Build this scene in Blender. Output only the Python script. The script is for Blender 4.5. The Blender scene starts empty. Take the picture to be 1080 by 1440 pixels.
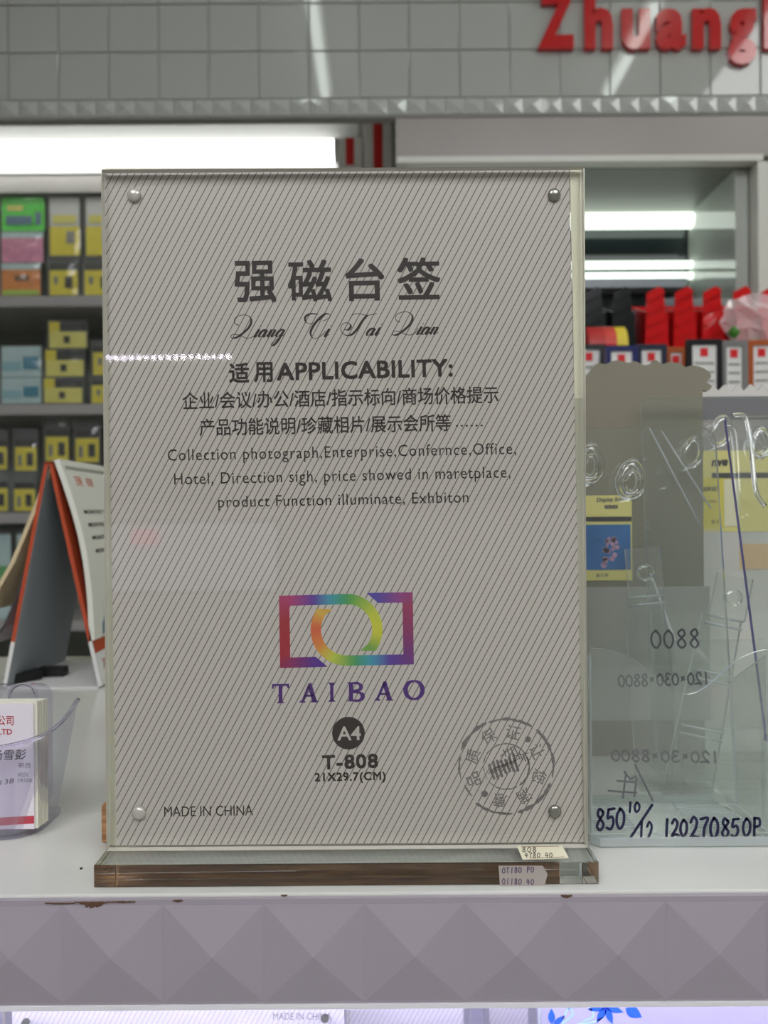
import bpy, bmesh, math, random
from mathutils import Matrix, Vector
random.seed(7)
R = math.radians
scn = bpy.context.scene
C = scn.collection
# ------------------------------------------------------------------ camera
F = 1082.0                       # focal length in pixels of the 1080x1440 frame
CAMZ = 0.159
ROLL = R(0.4)
cam_d = bpy.data.cameras.new('camera'); cam = bpy.data.objects.new('camera', cam_d); C.objects.link(cam)
cam_d.sensor_fit = 'VERTICAL'; cam_d.lens = 4.25; cam_d.sensor_height = 4.25*1440/F; cam_d.sensor_width = 4.25*1080/F
cam_d.clip_start = 0.01; cam_d.clip_end = 50
cam_d.dof.use_dof = True; cam_d.dof.focus_distance = 0.345; cam_d.dof.aperture_fstop = 1.8
cam.matrix_world = Matrix.Translation((0, 0, CAMZ)) @ Matrix.Rotation(R(90), 4, 'X') @ Matrix.Rotation(-ROLL, 4, 'Z')
scn.camera = cam
# ------------------------------------------------------------------ world, exposure
w = bpy.data.worlds.new('world'); scn.world = w; w.use_nodes = True
w.node_tree.nodes['Background'].inputs[0].default_value = (0.8, 0.85, 0.9, 1)
w.node_tree.nodes['Background'].inputs[1].default_value = 0.3
scn.view_settings.view_transform = 'Standard'; scn.view_settings.look = 'None'
scn.view_settings.exposure = 0.0; scn.view_settings.gamma = 1.0; scn.view_settings.use_curve_mapping = False
scn.cycles.max_bounces = 16; scn.cycles.transmission_bounces = 16; scn.cycles.transparent_max_bounces = 24
scn.cycles.diffuse_bounces = 4; scn.cycles.glossy_bounces = 5
scn.cycles.sample_clamp_indirect = 10
# emission strengths of the lamps of the room and the added fill panels
E_CEIL, E_FILL, E_SHELF, E_CASE, E_LOW = 7.0, 10.0, 5.0, 1.8, 38.0

def P(px, py, y):
    """world point at depth y behind picture point (px, py)"""
    u = (px-540)/F; v = (720-py)/F
    c, s = math.cos(ROLL), math.sin(ROLL)
    return Vector(((u*c+v*s)*y, y, CAMZ+(-u*s+v*c)*y))

# ------------------------------------------------------------------ materials
def srgb(c):
    return tuple((x/255/12.92 if x/255 <= .04045 else ((x/255+.055)/1.055)**2.4) for x in c)
MATS = {}
def mat(name, col=(200, 200, 200), rough=.5, metal=0, trans=0, ior=1.49, coat=0, emit=None, es=1, noise=0, nscale=30, bump=0, bscale=60, spec=.5):
    if name in MATS: return MATS[name]
    m = bpy.data.materials.new(name); m.use_nodes = True
    nt = m.node_tree; b = nt.nodes['Principled BSDF']
    c = srgb(col)
    b.inputs['Base Color'].default_value = (*c, 1)
    b.inputs['Roughness'].default_value = rough; b.inputs['Metallic'].default_value = metal
    b.inputs['Transmission Weight'].default_value = trans; b.inputs['IOR'].default_value = ior
    b.inputs['Coat Weight'].default_value = coat; b.inputs['Coat Roughness'].default_value = .03
    b.inputs['Specular IOR Level'].default_value = spec
    if emit:
        b.inputs['Emission Color'].default_value = (*srgb(emit), 1); b.inputs['Emission Strength'].default_value = es
    if noise or bump:
        tc = nt.nodes.new('ShaderNodeTexCoord')
    if noise:
        n = nt.nodes.new('ShaderNodeTexNoise'); n.inputs['Scale'].default_value = nscale; n.inputs['Detail'].default_value = 5
        nt.links.new(tc.outputs['Object'], n.inputs['Vector'])
        r = nt.nodes.new('ShaderNodeValToRGB')
        r.color_ramp.elements[0].position = .3; r.color_ramp.elements[1].position = .7
        r.color_ramp.elements[0].color = (*[x*(1-noise) for x in c], 1); r.color_ramp.elements[1].color = (*[min(1, x*(1+noise*.5)) for x in c], 1)
        nt.links.new(n.outputs['Fac'], r.inputs['Fac']); nt.links.new(r.outputs['Color'], b.inputs['Base Color'])
    if bump:
        n = nt.nodes.new('ShaderNodeTexNoise'); n.inputs['Scale'].default_value = bscale; n.inputs['Detail'].default_value = 3
        nt.links.new(tc.outputs['Object'], n.inputs['Vector'])
        bp = nt.nodes.new('ShaderNodeBump'); bp.inputs['Strength'].default_value = bump; bp.inputs['Distance'].default_value = .002
        nt.links.new(n.outputs['Fac'], bp.inputs['Height']); nt.links.new(bp.outputs['Normal'], b.inputs['Normal'])
    MATS[name] = m
    return m

def thin_clear(name, tint=(255, 255, 255), rough=0.0, haze=0.0, hazecol=(255, 255, 255), refl=1.0):
    """clear sheet: mirror reflection by Fresnel, the rest passes straight through"""
    m = bpy.data.materials.new(name); m.use_nodes = True; nt = m.node_tree
    nt.nodes.remove(nt.nodes['Principled BSDF'])
    out = nt.nodes['Material Output']
    t = nt.nodes.new('ShaderNodeBsdfTransparent'); t.inputs[0].default_value = (*srgb(tint), 1)
    g = nt.nodes.new('ShaderNodeBsdfGlossy'); g.inputs['Roughness'].default_value = rough
    lw = nt.nodes.new('ShaderNodeLayerWeight'); lw.inputs['Blend'].default_value = .5      # Schlick's formula, same on both sides of the sheet
    pw = nt.nodes.new('ShaderNodeMath'); pw.operation = 'POWER'; pw.inputs[1].default_value = 5
    nt.links.new(lw.outputs['Facing'], pw.inputs[0])
    mul = nt.nodes.new('ShaderNodeMath'); mul.operation = 'MULTIPLY_ADD'; mul.inputs[1].default_value = .96*refl; mul.inputs[2].default_value = .04*refl
    nt.links.new(pw.outputs[0], mul.inputs[0])
    mx = nt.nodes.new('ShaderNodeMixShader')
    nt.links.new(mul.outputs[0], mx.inputs[0]); nt.links.new(g.outputs[0], mx.inputs[2])
    src = t
    if haze:
        d = nt.nodes.new('ShaderNodeBsdfDiffuse'); d.inputs[0].default_value = (*srgb(hazecol), 1)
        tl = nt.nodes.new('ShaderNodeBsdfTranslucent'); tl.inputs[0].default_value = (*srgb(hazecol), 1)
        m3 = nt.nodes.new('ShaderNodeMixShader'); m3.inputs[0].default_value = .5
        nt.links.new(d.outputs[0], m3.inputs[1]); nt.links.new(tl.outputs[0], m3.inputs[2])
        m2 = nt.nodes.new('ShaderNodeMixShader'); m2.inputs[0].default_value = haze
        nt.links.new(t.outputs[0], m2.inputs[1]); nt.links.new(m3.outputs[0], m2.inputs[2]); src = m2
    nt.links.new(src.outputs[0], mx.inputs[1]); nt.links.new(mx.outputs[0], out.inputs['Surface'])
    MATS[name] = m
    return m

def hatch_mat(name, spacing, angle, width, col, line):
    """white paper printed with thin slanted lines"""
    m = bpy.data.materials.new(name); m.use_nodes = True; nt = m.node_tree; b = nt.nodes['Principled BSDF']
    b.inputs['Roughness'].default_value = .45
    tc = nt.nodes.new('ShaderNodeTexCoord'); sp = nt.nodes.new('ShaderNodeSeparateXYZ'); nt.links.new(tc.outputs['Object'], sp.inputs[0])
    def M(op, a, bb):
        n = nt.nodes.new('ShaderNodeMath'); n.operation = op
        for i, x in enumerate((a, bb)):
            if isinstance(x, (int, float)): n.inputs[i].default_value = x
            else: nt.links.new(x, n.inputs[i])
        return n.outputs[0]
    # distance across the lines (lines run along (cos a, sin a) in the x z plane)
    d = M('ADD', M('MULTIPLY', sp.outputs['X'], math.sin(angle)/spacing), M('MULTIPLY', sp.outputs['Z'], -math.cos(angle)/spacing))
    f = M('FRACT', M('ADD', d, 1000.0), 0)
    k = M('LESS_THAN', f, width/spacing)
    mx = nt.nodes.new('ShaderNodeMix'); mx.data_type = 'RGBA'
    nt.links.new(k, mx.inputs['Factor']); mx.inputs[6].default_value = (*srgb(col), 1); mx.inputs[7].default_value = (*srgb(line), 1)
    nt.links.new(mx.outputs[2], b.inputs['Base Color'])
    MATS[name] = m
    return m

def wood_mat(name, a, b_, axis=0, rings=0):
    m = bpy.data.materials.new(name); m.use_nodes = True; nt = m.node_tree; b = nt.nodes['Principled BSDF']
    b.inputs['Roughness'].default_value = .5
    tc = nt.nodes.new('ShaderNodeTexCoord'); mp = nt.nodes.new('ShaderNodeMapping'); mp.inputs['Scale'].default_value = (18, 300, 300)
    n = nt.nodes.new('ShaderNodeTexNoise'); n.inputs['Scale'].default_value = 1.6; n.inputs['Detail'].default_value = 6; n.inputs['Distortion'].default_value = .6
    r = nt.nodes.new('ShaderNodeValToRGB'); r.color_ramp.elements[0].position = .35; r.color_ramp.elements[1].position = .65
    r.color_ramp.elements[0].color = (*srgb(a), 1); r.color_ramp.elements[1].color = (*srgb(b_), 1)
    nt.links.new(tc.outputs['Object'], mp.inputs[0]); nt.links.new(mp.outputs[0], n.inputs['Vector'])
    nt.links.new(n.outputs['Fac'], r.inputs['Fac']); nt.links.new(r.outputs['Color'], b.inputs['Base Color'])
    MATS[name] = m
    return m

white_lam = mat('white_laminate', (206, 207, 201), .2, coat=.1, noise=.03, nscale=4)
acrylic_solid = mat('solid_acrylic', (252, 255, 254), 0.0, trans=1, ior=1.49)
acrylic_edge = mat('acrylic_cut_edge', (222, 230, 230), .12, trans=.6, ior=1.49)
violet_edge = mat('violet_acrylic_edge', (120, 116, 190), .15, trans=.5, ior=1.49)
acrylic = thin_clear('clear_sheet', (250, 252, 251), 0.0, haze=.045, hazecol=(248, 248, 244), refl=1.4)
lilac_clear = thin_clear('lilac_clear_plastic', (247, 246, 251), .02, haze=.07, hazecol=(216, 214, 228), refl=1.6)
lilac_solid = mat('lilac_bead_plastic', (240, 239, 250), .03, trans=1, ior=1.4)
front_clear = thin_clear('acrylic_front_sheet', (252, 252, 250), 0.01, refl=.7)
frost_edge = mat('frosted_acrylic_edge', (216, 213, 202), .35, trans=.25)
pale_margin = thin_clear('cloudy_acrylic_margin', (238, 240, 236), .05, haze=.8, hazecol=(236, 236, 222))
bag_clear = thin_clear('crinkled_bag_film', (250, 251, 252), .1, haze=.1)
ink = mat('dark_ink', (44, 38, 36), .5)
marker = mat('navy_marker', (22, 20, 62), .4)
marker_grey = mat('faded_marker', (40, 40, 50), .5)
seal_ink = mat('grey_seal_ink', (112, 109, 109), .5)

def attr_mat(name):
    m = bpy.data.materials.new(name); m.use_nodes = True; nt = m.node_tree; b = nt.nodes['Principled BSDF']
    a = nt.nodes.new('ShaderNodeVertexColor'); a.layer_name = 'print'
    nt.links.new(a.outputs[0], b.inputs['Base Color']); b.inputs['Roughness'].default_value = .5
    MATS[name] = m; return m
rainbow = attr_mat('rainbow_print')

# ------------------------------------------------------------------ objects
def tag(o, label=None, cat=None, group=None, kind=None):
    if label: o['label'] = label
    if cat: o['category'] = cat
    if group: o['group'] = group
    if kind: o['kind'] = kind
    return o
def thing(name, label, cat, loc=(0, 0, 0), group=None):
    o = bpy.data.objects.new(name, None); C.objects.link(o); o.location = loc; o.empty_display_size = .02
    return tag(o, label, cat, group)

class MB:
    def __init__(s): s.v = []; s.f = []; s.m = []; s.c = []
    def add(s, vs, fs, m=0):
        n = len(s.v); s.v += [Vector(v) for v in vs]
        for f in fs: s.f.append([n+i for i in f]); s.m.append(m)
        return s
    def box(s, x0, x1, y0, y1, z0, z1, m=0):
        vs = [(x, y, z) for x in (x0, x1) for y in (y0, y1) for z in (z0, z1)]
        return s.add(vs, [(0, 1, 3, 2), (4, 6, 7, 5), (0, 4, 5, 1), (2, 3, 7, 6), (0, 2, 6, 4), (1, 5, 7, 3)], m)
    def prism(s, poly, a, b, m=0, rim=None, axis='y', fn=None):
        """poly: 2d outline; extruded from a to b along axis"""
        n = len(poly)
        def pt(p, t):
            if fn: return fn(p[0], p[1], t)
            return {'y': (p[0], t, p[1]), 'x': (t, p[0], p[1]), 'z': (p[0], p[1], t)}[axis]
        base = len(s.v)
        s.v += [Vector(pt(p, a)) for p in poly] + [Vector(pt(p, b)) for p in poly]
        s.f.append([base+i for i in range(n)][::-1]); s.m.append(m)
        s.f.append([base+n+i for i in range(n)]); s.m.append(m)
        for i in range(n):
            j = (i+1) % n
            s.f.append([base+i, base+j, base+n+j, base+n+i]); s.m.append(m if rim is None else rim)
        return s
    def tube(s, pts, r, k=8, m=0, closed=False, cap=True):
        pts = [Vector(p) for p in pts]; n = len(pts); base = len(s.v)
        rs = r if isinstance(r, (list, tuple)) else [r]*n
        prev = None
        for i, p in enumerate(pts):
            a = pts[(i-1) % n] if (closed or i > 0) else p
            b = pts[(i+1) % n] if (closed or i < n-1) else p
            d = (b-a).normalized()
            if prev is None:
                up = Vector((0, 0, 1)) if abs(d.z) < .9 else Vector((1, 0, 0))
                prev = d.cross(up).normalized()
            side = (prev - d*prev.dot(d)).normalized(); prev = side; up2 = side.cross(d)
            for j in range(k):
                t = 2*math.pi*j/k
                s.v.append(p+side*math.cos(t)*rs[i]+up2*math.sin(t)*rs[i])
        for i in range(n if closed else n-1):
            for j in range(k):
                a = base+i*k+j; b = base+i*k+(j+1) % k; c = base+((i+1) % n)*k+(j+1) % k; d = base+((i+1) % n)*k+j
                s.f.append([a, b, c, d]); s.m.append(m)
        if cap and not closed:
            s.f.append([base+j for j in range(k)][::-1]); s.m.append(m)
            s.f.append([base+(n-1)*k+j for j in range(k)]); s.m.append(m)
        return s
    def grid(s, rows, m=0):
        nr, nc = len(rows), len(rows[0]); base = len(s.v)
        for r in rows: s.v += [Vector(p) for p in r]
        for i in range(nr-1):
            for j in range(nc-1):
                s.f.append([base+i*nc+j, base+i*nc+j+1, base+(i+1)*nc+j+1, base+(i+1)*nc+j]); s.m.append(m)
        return s
    def build(s, name, mats, parent=None, smooth=False, bevel=0, kind=None, label=None, fix=True, cols=None):
        if not isinstance(mats, (list, tuple)): mats = [mats]
        L = Vector(parent['_l']) if (parent is not None and '_l' in parent) else (parent_loc(parent) if parent else Vector((0, 0, 0)))
        me = bpy.data.meshes.new(name)
        me.from_pydata([tuple(v-L) for v in s.v], [], s.f)
        for m in mats: me.materials.append(m)
        for i, p in enumerate(me.polygons): p.material_index = s.m[i]; p.use_smooth = smooth
        if fix:
            bm = bmesh.new(); bm.from_mesh(me); bmesh.ops.recalc_face_normals(bm, faces=bm.faces); bm.to_mesh(me); bm.free()
        if cols:
            at = me.color_attributes.new('print', 'FLOAT_COLOR', 'POINT')
            for i, c in enumerate(cols): at.data[i].color = (*c, 1)
        o = bpy.data.objects.new(name, me); C.objects.link(o)
        if parent is not None: o.parent = parent
        if bevel:
            b = o.modifiers.new('bevel', 'BEVEL'); b.width = bevel; b.segments = 2; b.limit_method = 'ANGLE'
        if label: o['label'] = label
        if kind: o['kind'] = kind
        return o
def parent_loc(o):
    v = Vector((0, 0, 0))
    while o is not None: v += o.location; o = o.parent
    return v
def struct(o): o['kind'] = 'structure'; return o

# ------------------------------------------------------------------ flat print in a plane
def smooth_path(pts, n=8):
    out = []
    for i in range(len(pts)-1):
        p0 = pts[max(i-1, 0)]; p1 = pts[i]; p2 = pts[i+1]; p3 = pts[min(i+2, len(pts)-1)]
        for k in range(n):
            t = k/n
            out.append(tuple(.5*((2*p1[a])+(-p0[a]+p2[a])*t+(2*p0[a]-5*p1[a]+4*p2[a]-p3[a])*t*t+(-p0[a]+3*p1[a]-3*p2[a]+p3[a])*t**3) for a in (0, 1)))
    out.append(tuple(pts[-1])); return out
def ribbon(mb, pts, w, at, pen=None, m=0, cols=None, colout=None, roundcap=False):
    """flat band along picture points; w is half width in pixels; at(px,py) gives the 3D point"""
    n = len(pts); base = len(mb.v)
    for i, p in enumerate(pts):
        a = pts[max(i-1, 0)]; b = pts[min(i+1, n-1)]
        d1 = (p[0]-a[0], p[1]-a[1]) if i else (b[0]-p[0], b[1]-p[1])
        d2 = (b[0]-p[0], b[1]-p[1]) if i < n-1 else d1
        l1 = math.hypot(*d1) or 1e-9; l2 = math.hypot(*d2) or 1e-9
        n1 = (-d1[1]/l1, d1[0]/l1); n2 = (-d2[1]/l2, d2[0]/l2)
        nx, ny = n1[0]+n2[0], n1[1]+n2[1]; L = math.hypot(nx, ny) or 1e-9; nx /= L; ny /= L
        c = max(.5, nx*n1[0]+ny*n1[1]); ww = (w[i] if isinstance(w, list) else w)
        if pen:
            dx, dy = b[0]-a[0], b[1]-a[1]; L = math.hypot(dx, dy) or 1e-9
            ww = pen[0]+pen[1]*max(0, (dy*.87-dx*.5)/L)**1.3
            c = 1
        mb.v.append(at(p[0]+nx*ww/c, p[1]+ny*ww/c)); mb.v.append(at(p[0]-nx*ww/c, p[1]-ny*ww/c))
        if cols: colout += [cols[i], cols[i]]
    for i in range(n-1):
        mb.f.append([base+2*i, base+2*i+1, base+2*i+3, base+2*i+2]); mb.m.append(m)
    if roundcap:
        ww = w if not isinstance(w, list) else w[0]
        for p in (pts[0], pts[-1]): disc(mb, p[0], p[1], ww*.98, at, 8, m)
def disc(mb, cx, cy, r, at, k=24, m=0, ry=None):
    base = len(mb.v)
    for j in range(k):
        t = 2*math.pi*j/k; mb.v.append(at(cx+r*math.cos(t), cy+(ry or r)*math.sin(t)))
    mb.f.append([base+j for j in range(k)]); mb.m.append(m)
def poly(mb, pts, at, m=0):
    base = len(mb.v)
    for p in pts: mb.v.append(at(*p))
    mb.f.append([base+j for j in range(len(pts))]); mb.m.append(m)

_tc = {}
def text_mesh(s, bold=0, space=1.0, extrude=0):
    key = (s, bold, space, extrude)
    if key in _tc: return _tc[key]
    cu = bpy.data.curves.new('t', 'FONT'); cu.body = s; cu.size = 1; cu.offset = bold; cu.space_character = space; cu.extrude = extrude; cu.resolution_u = 3
    o = bpy.data.objects.new('t', cu); C.objects.link(o)
    bpy.context.view_layer.update()
    dg = bpy.context.evaluated_depsgraph_get(); me = bpy.data.meshes.new_from_object(o.evaluated_get(dg))
    vs = [v.co.copy() for v in me.vertices]; fs = [list(p.vertices) for p in me.polygons]
    bpy.data.objects.remove(o); bpy.data.curves.remove(cu); bpy.data.meshes.remove(me)
    _tc[key] = (vs, fs); return vs, fs
def bbox(vs):
    return min(v.x for v in vs), max(v.x for v in vs), min(v.y for v in vs), max(v.y for v in vs)
def put_text(mb, s, x0, x1, yb0, yb1, h, at, ref='H', bold=0, space=1.0, shear=0, mirror=False, m=0, depth=0, fat=0):
    if fat:
        at0 = at; lay = iter((2e-5, 4e-5, 6e-5))
        for dx_, dy_ in ((-fat, -fat), (fat, -fat), (fat, fat)): put_text(mb, s, x0+dx_, x1+dx_, yb0+dy_, yb1+dy_, h, (lambda k: lambda x, y: at0(x, y)+Vector((0, -k, 0)))(next(lay)), ref, bold, space, shear, mirror, m, depth)
        x0 -= fat; x1 -= fat; yb0 += fat; yb1 += fat
    vs, fs = text_mesh(s, bold, space, depth); rv, _ = text_mesh(ref, bold, 1.0)
    bx = bbox(vs); rb = bbox(rv); sx = (x1-x0)/(bx[1]-bx[0]); sy = h/(rb[3]-rb[2])
    sl = (yb1-yb0)/(x1-x0); base = len(mb.v)
    for v in vs:
        t = (v.x-bx[0])*sx; u = (v.y-rb[2])*sy
        if mirror: t = (x1-x0)-t
        px = x0+t+shear*u+sl*-u*-1*(-1)*0; py = yb0+sl*t-u
        px += u*sl                     # keep letters square to the line
        q = at(px, py)
        if depth: q = q+Vector((0, -(v.z+depth)/ (2*depth)*DEPTH_OUT, 0))
        mb.v.append(q)
    for f in fs: mb.f.append([base+i for i in f]); mb.m.append(m)
DEPTH_OUT = .012

# handwriting: simple pen strokes in a unit box (x 0..1, y 0 bottom .. 1 top)
HW = {
 '0': [[(.5, .95), (.15, .7), (.1, .3), (.4, .02), (.8, .25), (.85, .7), (.5, .95), (.4, .9)]],
 '1': [[(.55, 1), (.45, 0)]],
 '2': [[(.1, .75), (.4, 1), (.75, .8), (.6, .45), (.1, .05), (.5, .1), (.95, .05)]],
 '3': [[(.15, .9), (.6, 1), (.7, .7), (.35, .55), (.8, .4), (.6, .05), (.1, .08)]],
 '4': [[(.35, 1), (.1, .4), (.9, .45)], [(.65, .85), (.55, 0)]],
 '5': [[(.3, .95), (.2, .55), (.65, .6), (.8, .3), (.5, .03), (.1, .1)], [(.3, .95), (.9, .98)]],
 '7': [[(.1, .9), (.85, .95), (.5, .5), (.4, 0)]],
 '8': [[(.75, .85), (.4, 1), (.2, .75), (.5, .52), (.8, .25), (.45, 0), (.12, .2), (.4, .5), (.75, .75), (.7, .9)]],
 'P': [[(.25, 1), (.2, 0)], [(.2, .95), (.75, .95), (.8, .6), (.25, .5)]],
 '/': [[(1, 1.25), (0, -.3)]],
 '.': [[(.4, .05), (.5, 0)]],
 '*': [[(.3, .4), (.7, .65)], [(.7, .35), (.35, .7)]],
 'O': [[(.5, .95), (.1, .6), (.2, .1), (.7, .05), (.9, .5), (.6, .9), (.45, .93)]],
 'T': [[(.1, .9), (.9, .95)], [(.5, .92), (.45, 0)]],
 '-': [[(.1, .45), (.8, .5)]],
}
def hand(mb, s, x0, x1, yb, h, w, at, mirror=False, slope=0, m=0, fill=.82):
    adv = (x1-x0)/len(s)
    for i, ch in enumerate(s):
        if ch == ' ': continue
        for st in HW[ch]:
            pp = []
            for (a, b) in st:
                t = (i+a*fill)*adv
                px = x1-t if mirror else x0+t
                pp.append((px, yb-b*h+slope*(px-x0)))
            ribbon(mb, smooth_path(pp, 6) if len(pp) > 2 else pp, w, at, roundcap=True, m=m)

# ================================================================== THE SETTING
wall_m = mat('painted_wall', (205, 206, 200), .7, noise=.04, nscale=3)
X0, X1, Y0, Y1, ZF, ZC = -2.4, 2.4, -2.4, 2.6, -1.1, 1.8
struct(MB().box(X0, X1, Y0, Y1, ZF-.1, ZF).build('floor', mat('floor_tile', (150, 150, 145), .25, noise=.1, nscale=3)))
struct(MB().box(X0, X1, Y0, Y1, ZC, ZC+.1).build('ceiling', mat('ceiling_paint', (215, 215, 210), .8)))
struct(MB().box(X0, X1, Y1, Y1+.1, ZF, ZC).build('wall_back', wall_m))
struct(MB().box(X0, X1, Y0-.1, Y0, ZF, ZC).build('wall_front', mat('rear_shop_wall', (208, 205, 200), .7, noise=.08, nscale=2)))
struct(MB().box(X0+.01, X1-.01, Y0+.002, Y0+.03, .2, ZC-.002).build('added_dark_panel', mat('glare_cut_dark', (52, 50, 50), .6)))  # unseen dark panel, added to keep wall glare off the sheet's top
struct(MB().box(X0-.1, X0, Y0, Y1, ZF, ZC).build('wall_left', mat('left_shop_wall', (104, 101, 96), .7, noise=.06, nscale=2)))
struct(MB().box(X1, X1+.1, Y0, Y1, ZF, ZC).build('wall_right', mat('right_shop_wall', (196, 196, 190), .7, noise=.05, nscale=2)))

def tube_mat(name, col, s): return mat(name, col, .4, emit=col, es=s)
ceil_lit = tube_mat('ceiling_tube_lit', (236, 246, 240), E_CEIL)
fill_lit = tube_mat('fill_panel_lit', (240, 240, 244), E_FILL)
housing = mat('lamp_housing', (225, 226, 222), .4)
def ceiling_tube(x, y0, y1, label, lit, rad=.016, axis='y'):
    z = ZC-.045
    t = thing('ceiling_light', label, 'light', (x, (y0+y1)/2, ZC), 'tube lights on the ceiling')
    if axis == 'y':
        MB().tube([(x, y0, z), (x, y1, z)], rad, 12).build('tube', lit, t, smooth=True)
        MB().box(x-.03, x+.03, y0-.02, y1+.02, z+.022, ZC).build('housing', housing, t)
    return t
ceiling_tube(-.215, .22, 1.52, 'ceiling tube light running towards the tiled header, left', ceil_lit)
ceiling_tube(.873, .22, 1.52, 'ceiling tube light running towards the tiled header, right', ceil_lit)
for px_, py_, lb_ in ((-.8, -1.05, 'added fill light panel behind the camera, left, nearer one'), (.8, -1.05, 'added fill light panel behind the camera, right, nearer one'),
                      (-.8, -1.92, 'added fill light panel far behind the camera, left'), (.8, -1.92, 'added fill light panel far behind the camera, right'),
                      (1.75, .55, 'added fill light panel over the right end of the aisle')):
    if px_ > 1: fill_lit = tube_mat('side_fill_lit', (240, 242, 240), E_FILL*.45)  # weaker side fill, added to light the right part of the header
    t = thing('fill_panel', lb_, 'light', (px_, py_, ZC), 'fill panels added at the ceiling')  # unseen fill panels, added to brighten the sign front and shelf edge
    MB().box(px_-.5, px_+.5, py_-.38, py_+.38, ZC-.02, ZC-.001).build('diffuser', fill_lit, t)
    mb = MB()
    for a_ in ((px_-.53, px_-.5, py_-.41, py_+.41), (px_+.5, px_+.53, py_-.41, py_+.41), (px_-.5, px_+.5, py_-.41, py_-.38), (px_-.5, px_+.5, py_+.38, py_+.41)): mb.box(*a_, ZC-.03, ZC-.001)
    mb.build('frame', housing, t)

# LED strip and lightbox across the aisle behind the camera: seen mirrored in the acrylic front
t = thing('led_strip', 'row of white LED spots on a dark bar across the aisle', 'light', (-.76, -2.02, .7))
def mir(px, py, d=2.69):                       # the point whose mirror image in the sign plane falls at (px, py)
    q = P(px, py, d); return Vector((q.x, .68-d, q.z))
a = mir(140, 503); b = mir(335, 500)
MB().box(a.x-.01, b.x+.01, a.y-.035, a.y-.012, min(a.z, b.z)-.02, max(a.z, b.z)+.02).build('bar', mat('black_bar', (30, 30, 32), .5), t)
led_m = mat('led_lens_lit', (235, 232, 255), .3, emit=(235, 230, 255), es=48)
for i in range(17):
    q = mir(151+i*10.6, 502.5-i*.12)
    m_ = MB(); m_.tube([(q.x, q.y-.012, q.z), (q.x, q.y-.004, q.z), (q.x, q.y, q.z)], [.0062, .0062, .0045], 12); m_.build('led', led_m, t)
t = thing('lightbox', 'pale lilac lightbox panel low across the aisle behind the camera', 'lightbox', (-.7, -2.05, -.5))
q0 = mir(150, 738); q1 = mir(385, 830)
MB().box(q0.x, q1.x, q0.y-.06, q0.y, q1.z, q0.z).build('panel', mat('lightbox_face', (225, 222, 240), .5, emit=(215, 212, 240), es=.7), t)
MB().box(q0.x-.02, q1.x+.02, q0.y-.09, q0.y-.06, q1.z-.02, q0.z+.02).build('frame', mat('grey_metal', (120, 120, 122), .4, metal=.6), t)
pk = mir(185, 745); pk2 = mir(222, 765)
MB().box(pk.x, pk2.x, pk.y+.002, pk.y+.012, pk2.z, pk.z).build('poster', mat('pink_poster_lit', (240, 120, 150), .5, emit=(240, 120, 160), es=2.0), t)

# tiled header above the aisle
def pyramid_tile(mb, x, z, s, yf, out, h=None):
    h = h or s
    g = s*.012
    x0, x1, z0, z1 = x+g, x+s-g, z+g, z+h-g
    mb.add([(x0, yf, z0), (x1, yf, z0), (x1, yf, z1), (x0, yf, z1), ((x0+x1)/2, yf-out, (z0+z1)/2),
            (x0, yf+.002, z0), (x1, yf+.002, z0), (x1, yf+.002, z1), (x0, yf+.002, z1)],
           [(0, 1, 4), (1, 2, 4), (2, 3, 4), (3, 0, 4), (0, 5, 6, 1), (1, 6, 7, 2), (2, 7, 8, 3), (3, 8, 5, 0), (5, 8, 7, 6)])
HY = 1.6
hz = P(540, 162, HY).z
gloss_tile = mat('glossy_header_tile', (180, 182, 176), .05, coat=.6, bump=.015, bscale=2)
head = thing('tiled_header', 'grey glossy square-tiled header board with red letters across the top', 'header', (0, HY, hz))
MB().box(-2.3, 2.3, HY+.004, HY+.03, hz-.002, ZC-.001).build('backing', mat('header_grout', (172, 172, 166), .6), head)
TS = 70.5*HY/F; TH = 67*HY/F
tile0 = None
zt = P(540, 138, HY).z
def inst(src, dx, dy, dz, parent):
    c = src.copy(); c.location = src.location+Vector((dx, dy, dz)); C.objects.link(c); c.parent = parent; return c
xs0 = P(12, 138, HY).x-6*TS
for r in range(4):
    for k in range(28):
        if tile0 is None:
            mb = MB(); mb.box(xs0+.0012, xs0+TS-.0012, HY, HY+.004, zt+.0012, zt+TH-.0012); tile0 = mb.build('tile', gloss_tile, head, bevel=.0012)
        else: 
            inst(tile0, k*TS, 0, r*TH, head)
ps = 27.3*HY/F; pyr0 = None
for k in range(64):
    if pyr0 is None:
        mb = MB(); pyramid_tile(mb, xs0, hz+.001, ps, HY+.001, .006, zt-hz-.001); pyr0 = mb.build('stud_tile', mat('glossy_stud', (186, 188, 183), .08, coat=.5), head)
    else: inst(pyr0, k*ps, 0, 0, head)
red_ac = mat('red_sign_acrylic', (196, 14, 22), .12, coat=.8)
for ch, a, b, yb, h, hr, bd in (('Z', 755, 808, 73, 82, 'Z', .048), ('h', 820, 860, 73, 80, 'h', .048), ('u', 872, 912, 74, 57, 'u', .048),
                        ('a', 920, 962, 74, 57, 'a', .048), ('n', 971, 1011, 73, 57, 'n', .048), ('g', 1021, 1060, 95, 78, 'g', .048), ('h', 1071, 1111, 73, 80, 'h', .048),
                        ('a', 1122, 1164, 74, 57, 'a', .048), ('o', 1174, 1214, 74, 57, 'o', .048)):
    mb = MB(); put_text(mb, ch, a, b, yb, yb-.2, h, lambda x, y: P(x, y, HY), ref=hr, bold=bd, depth=.05)
    mb.build('letter', red_ac, head, fix=False)

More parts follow.
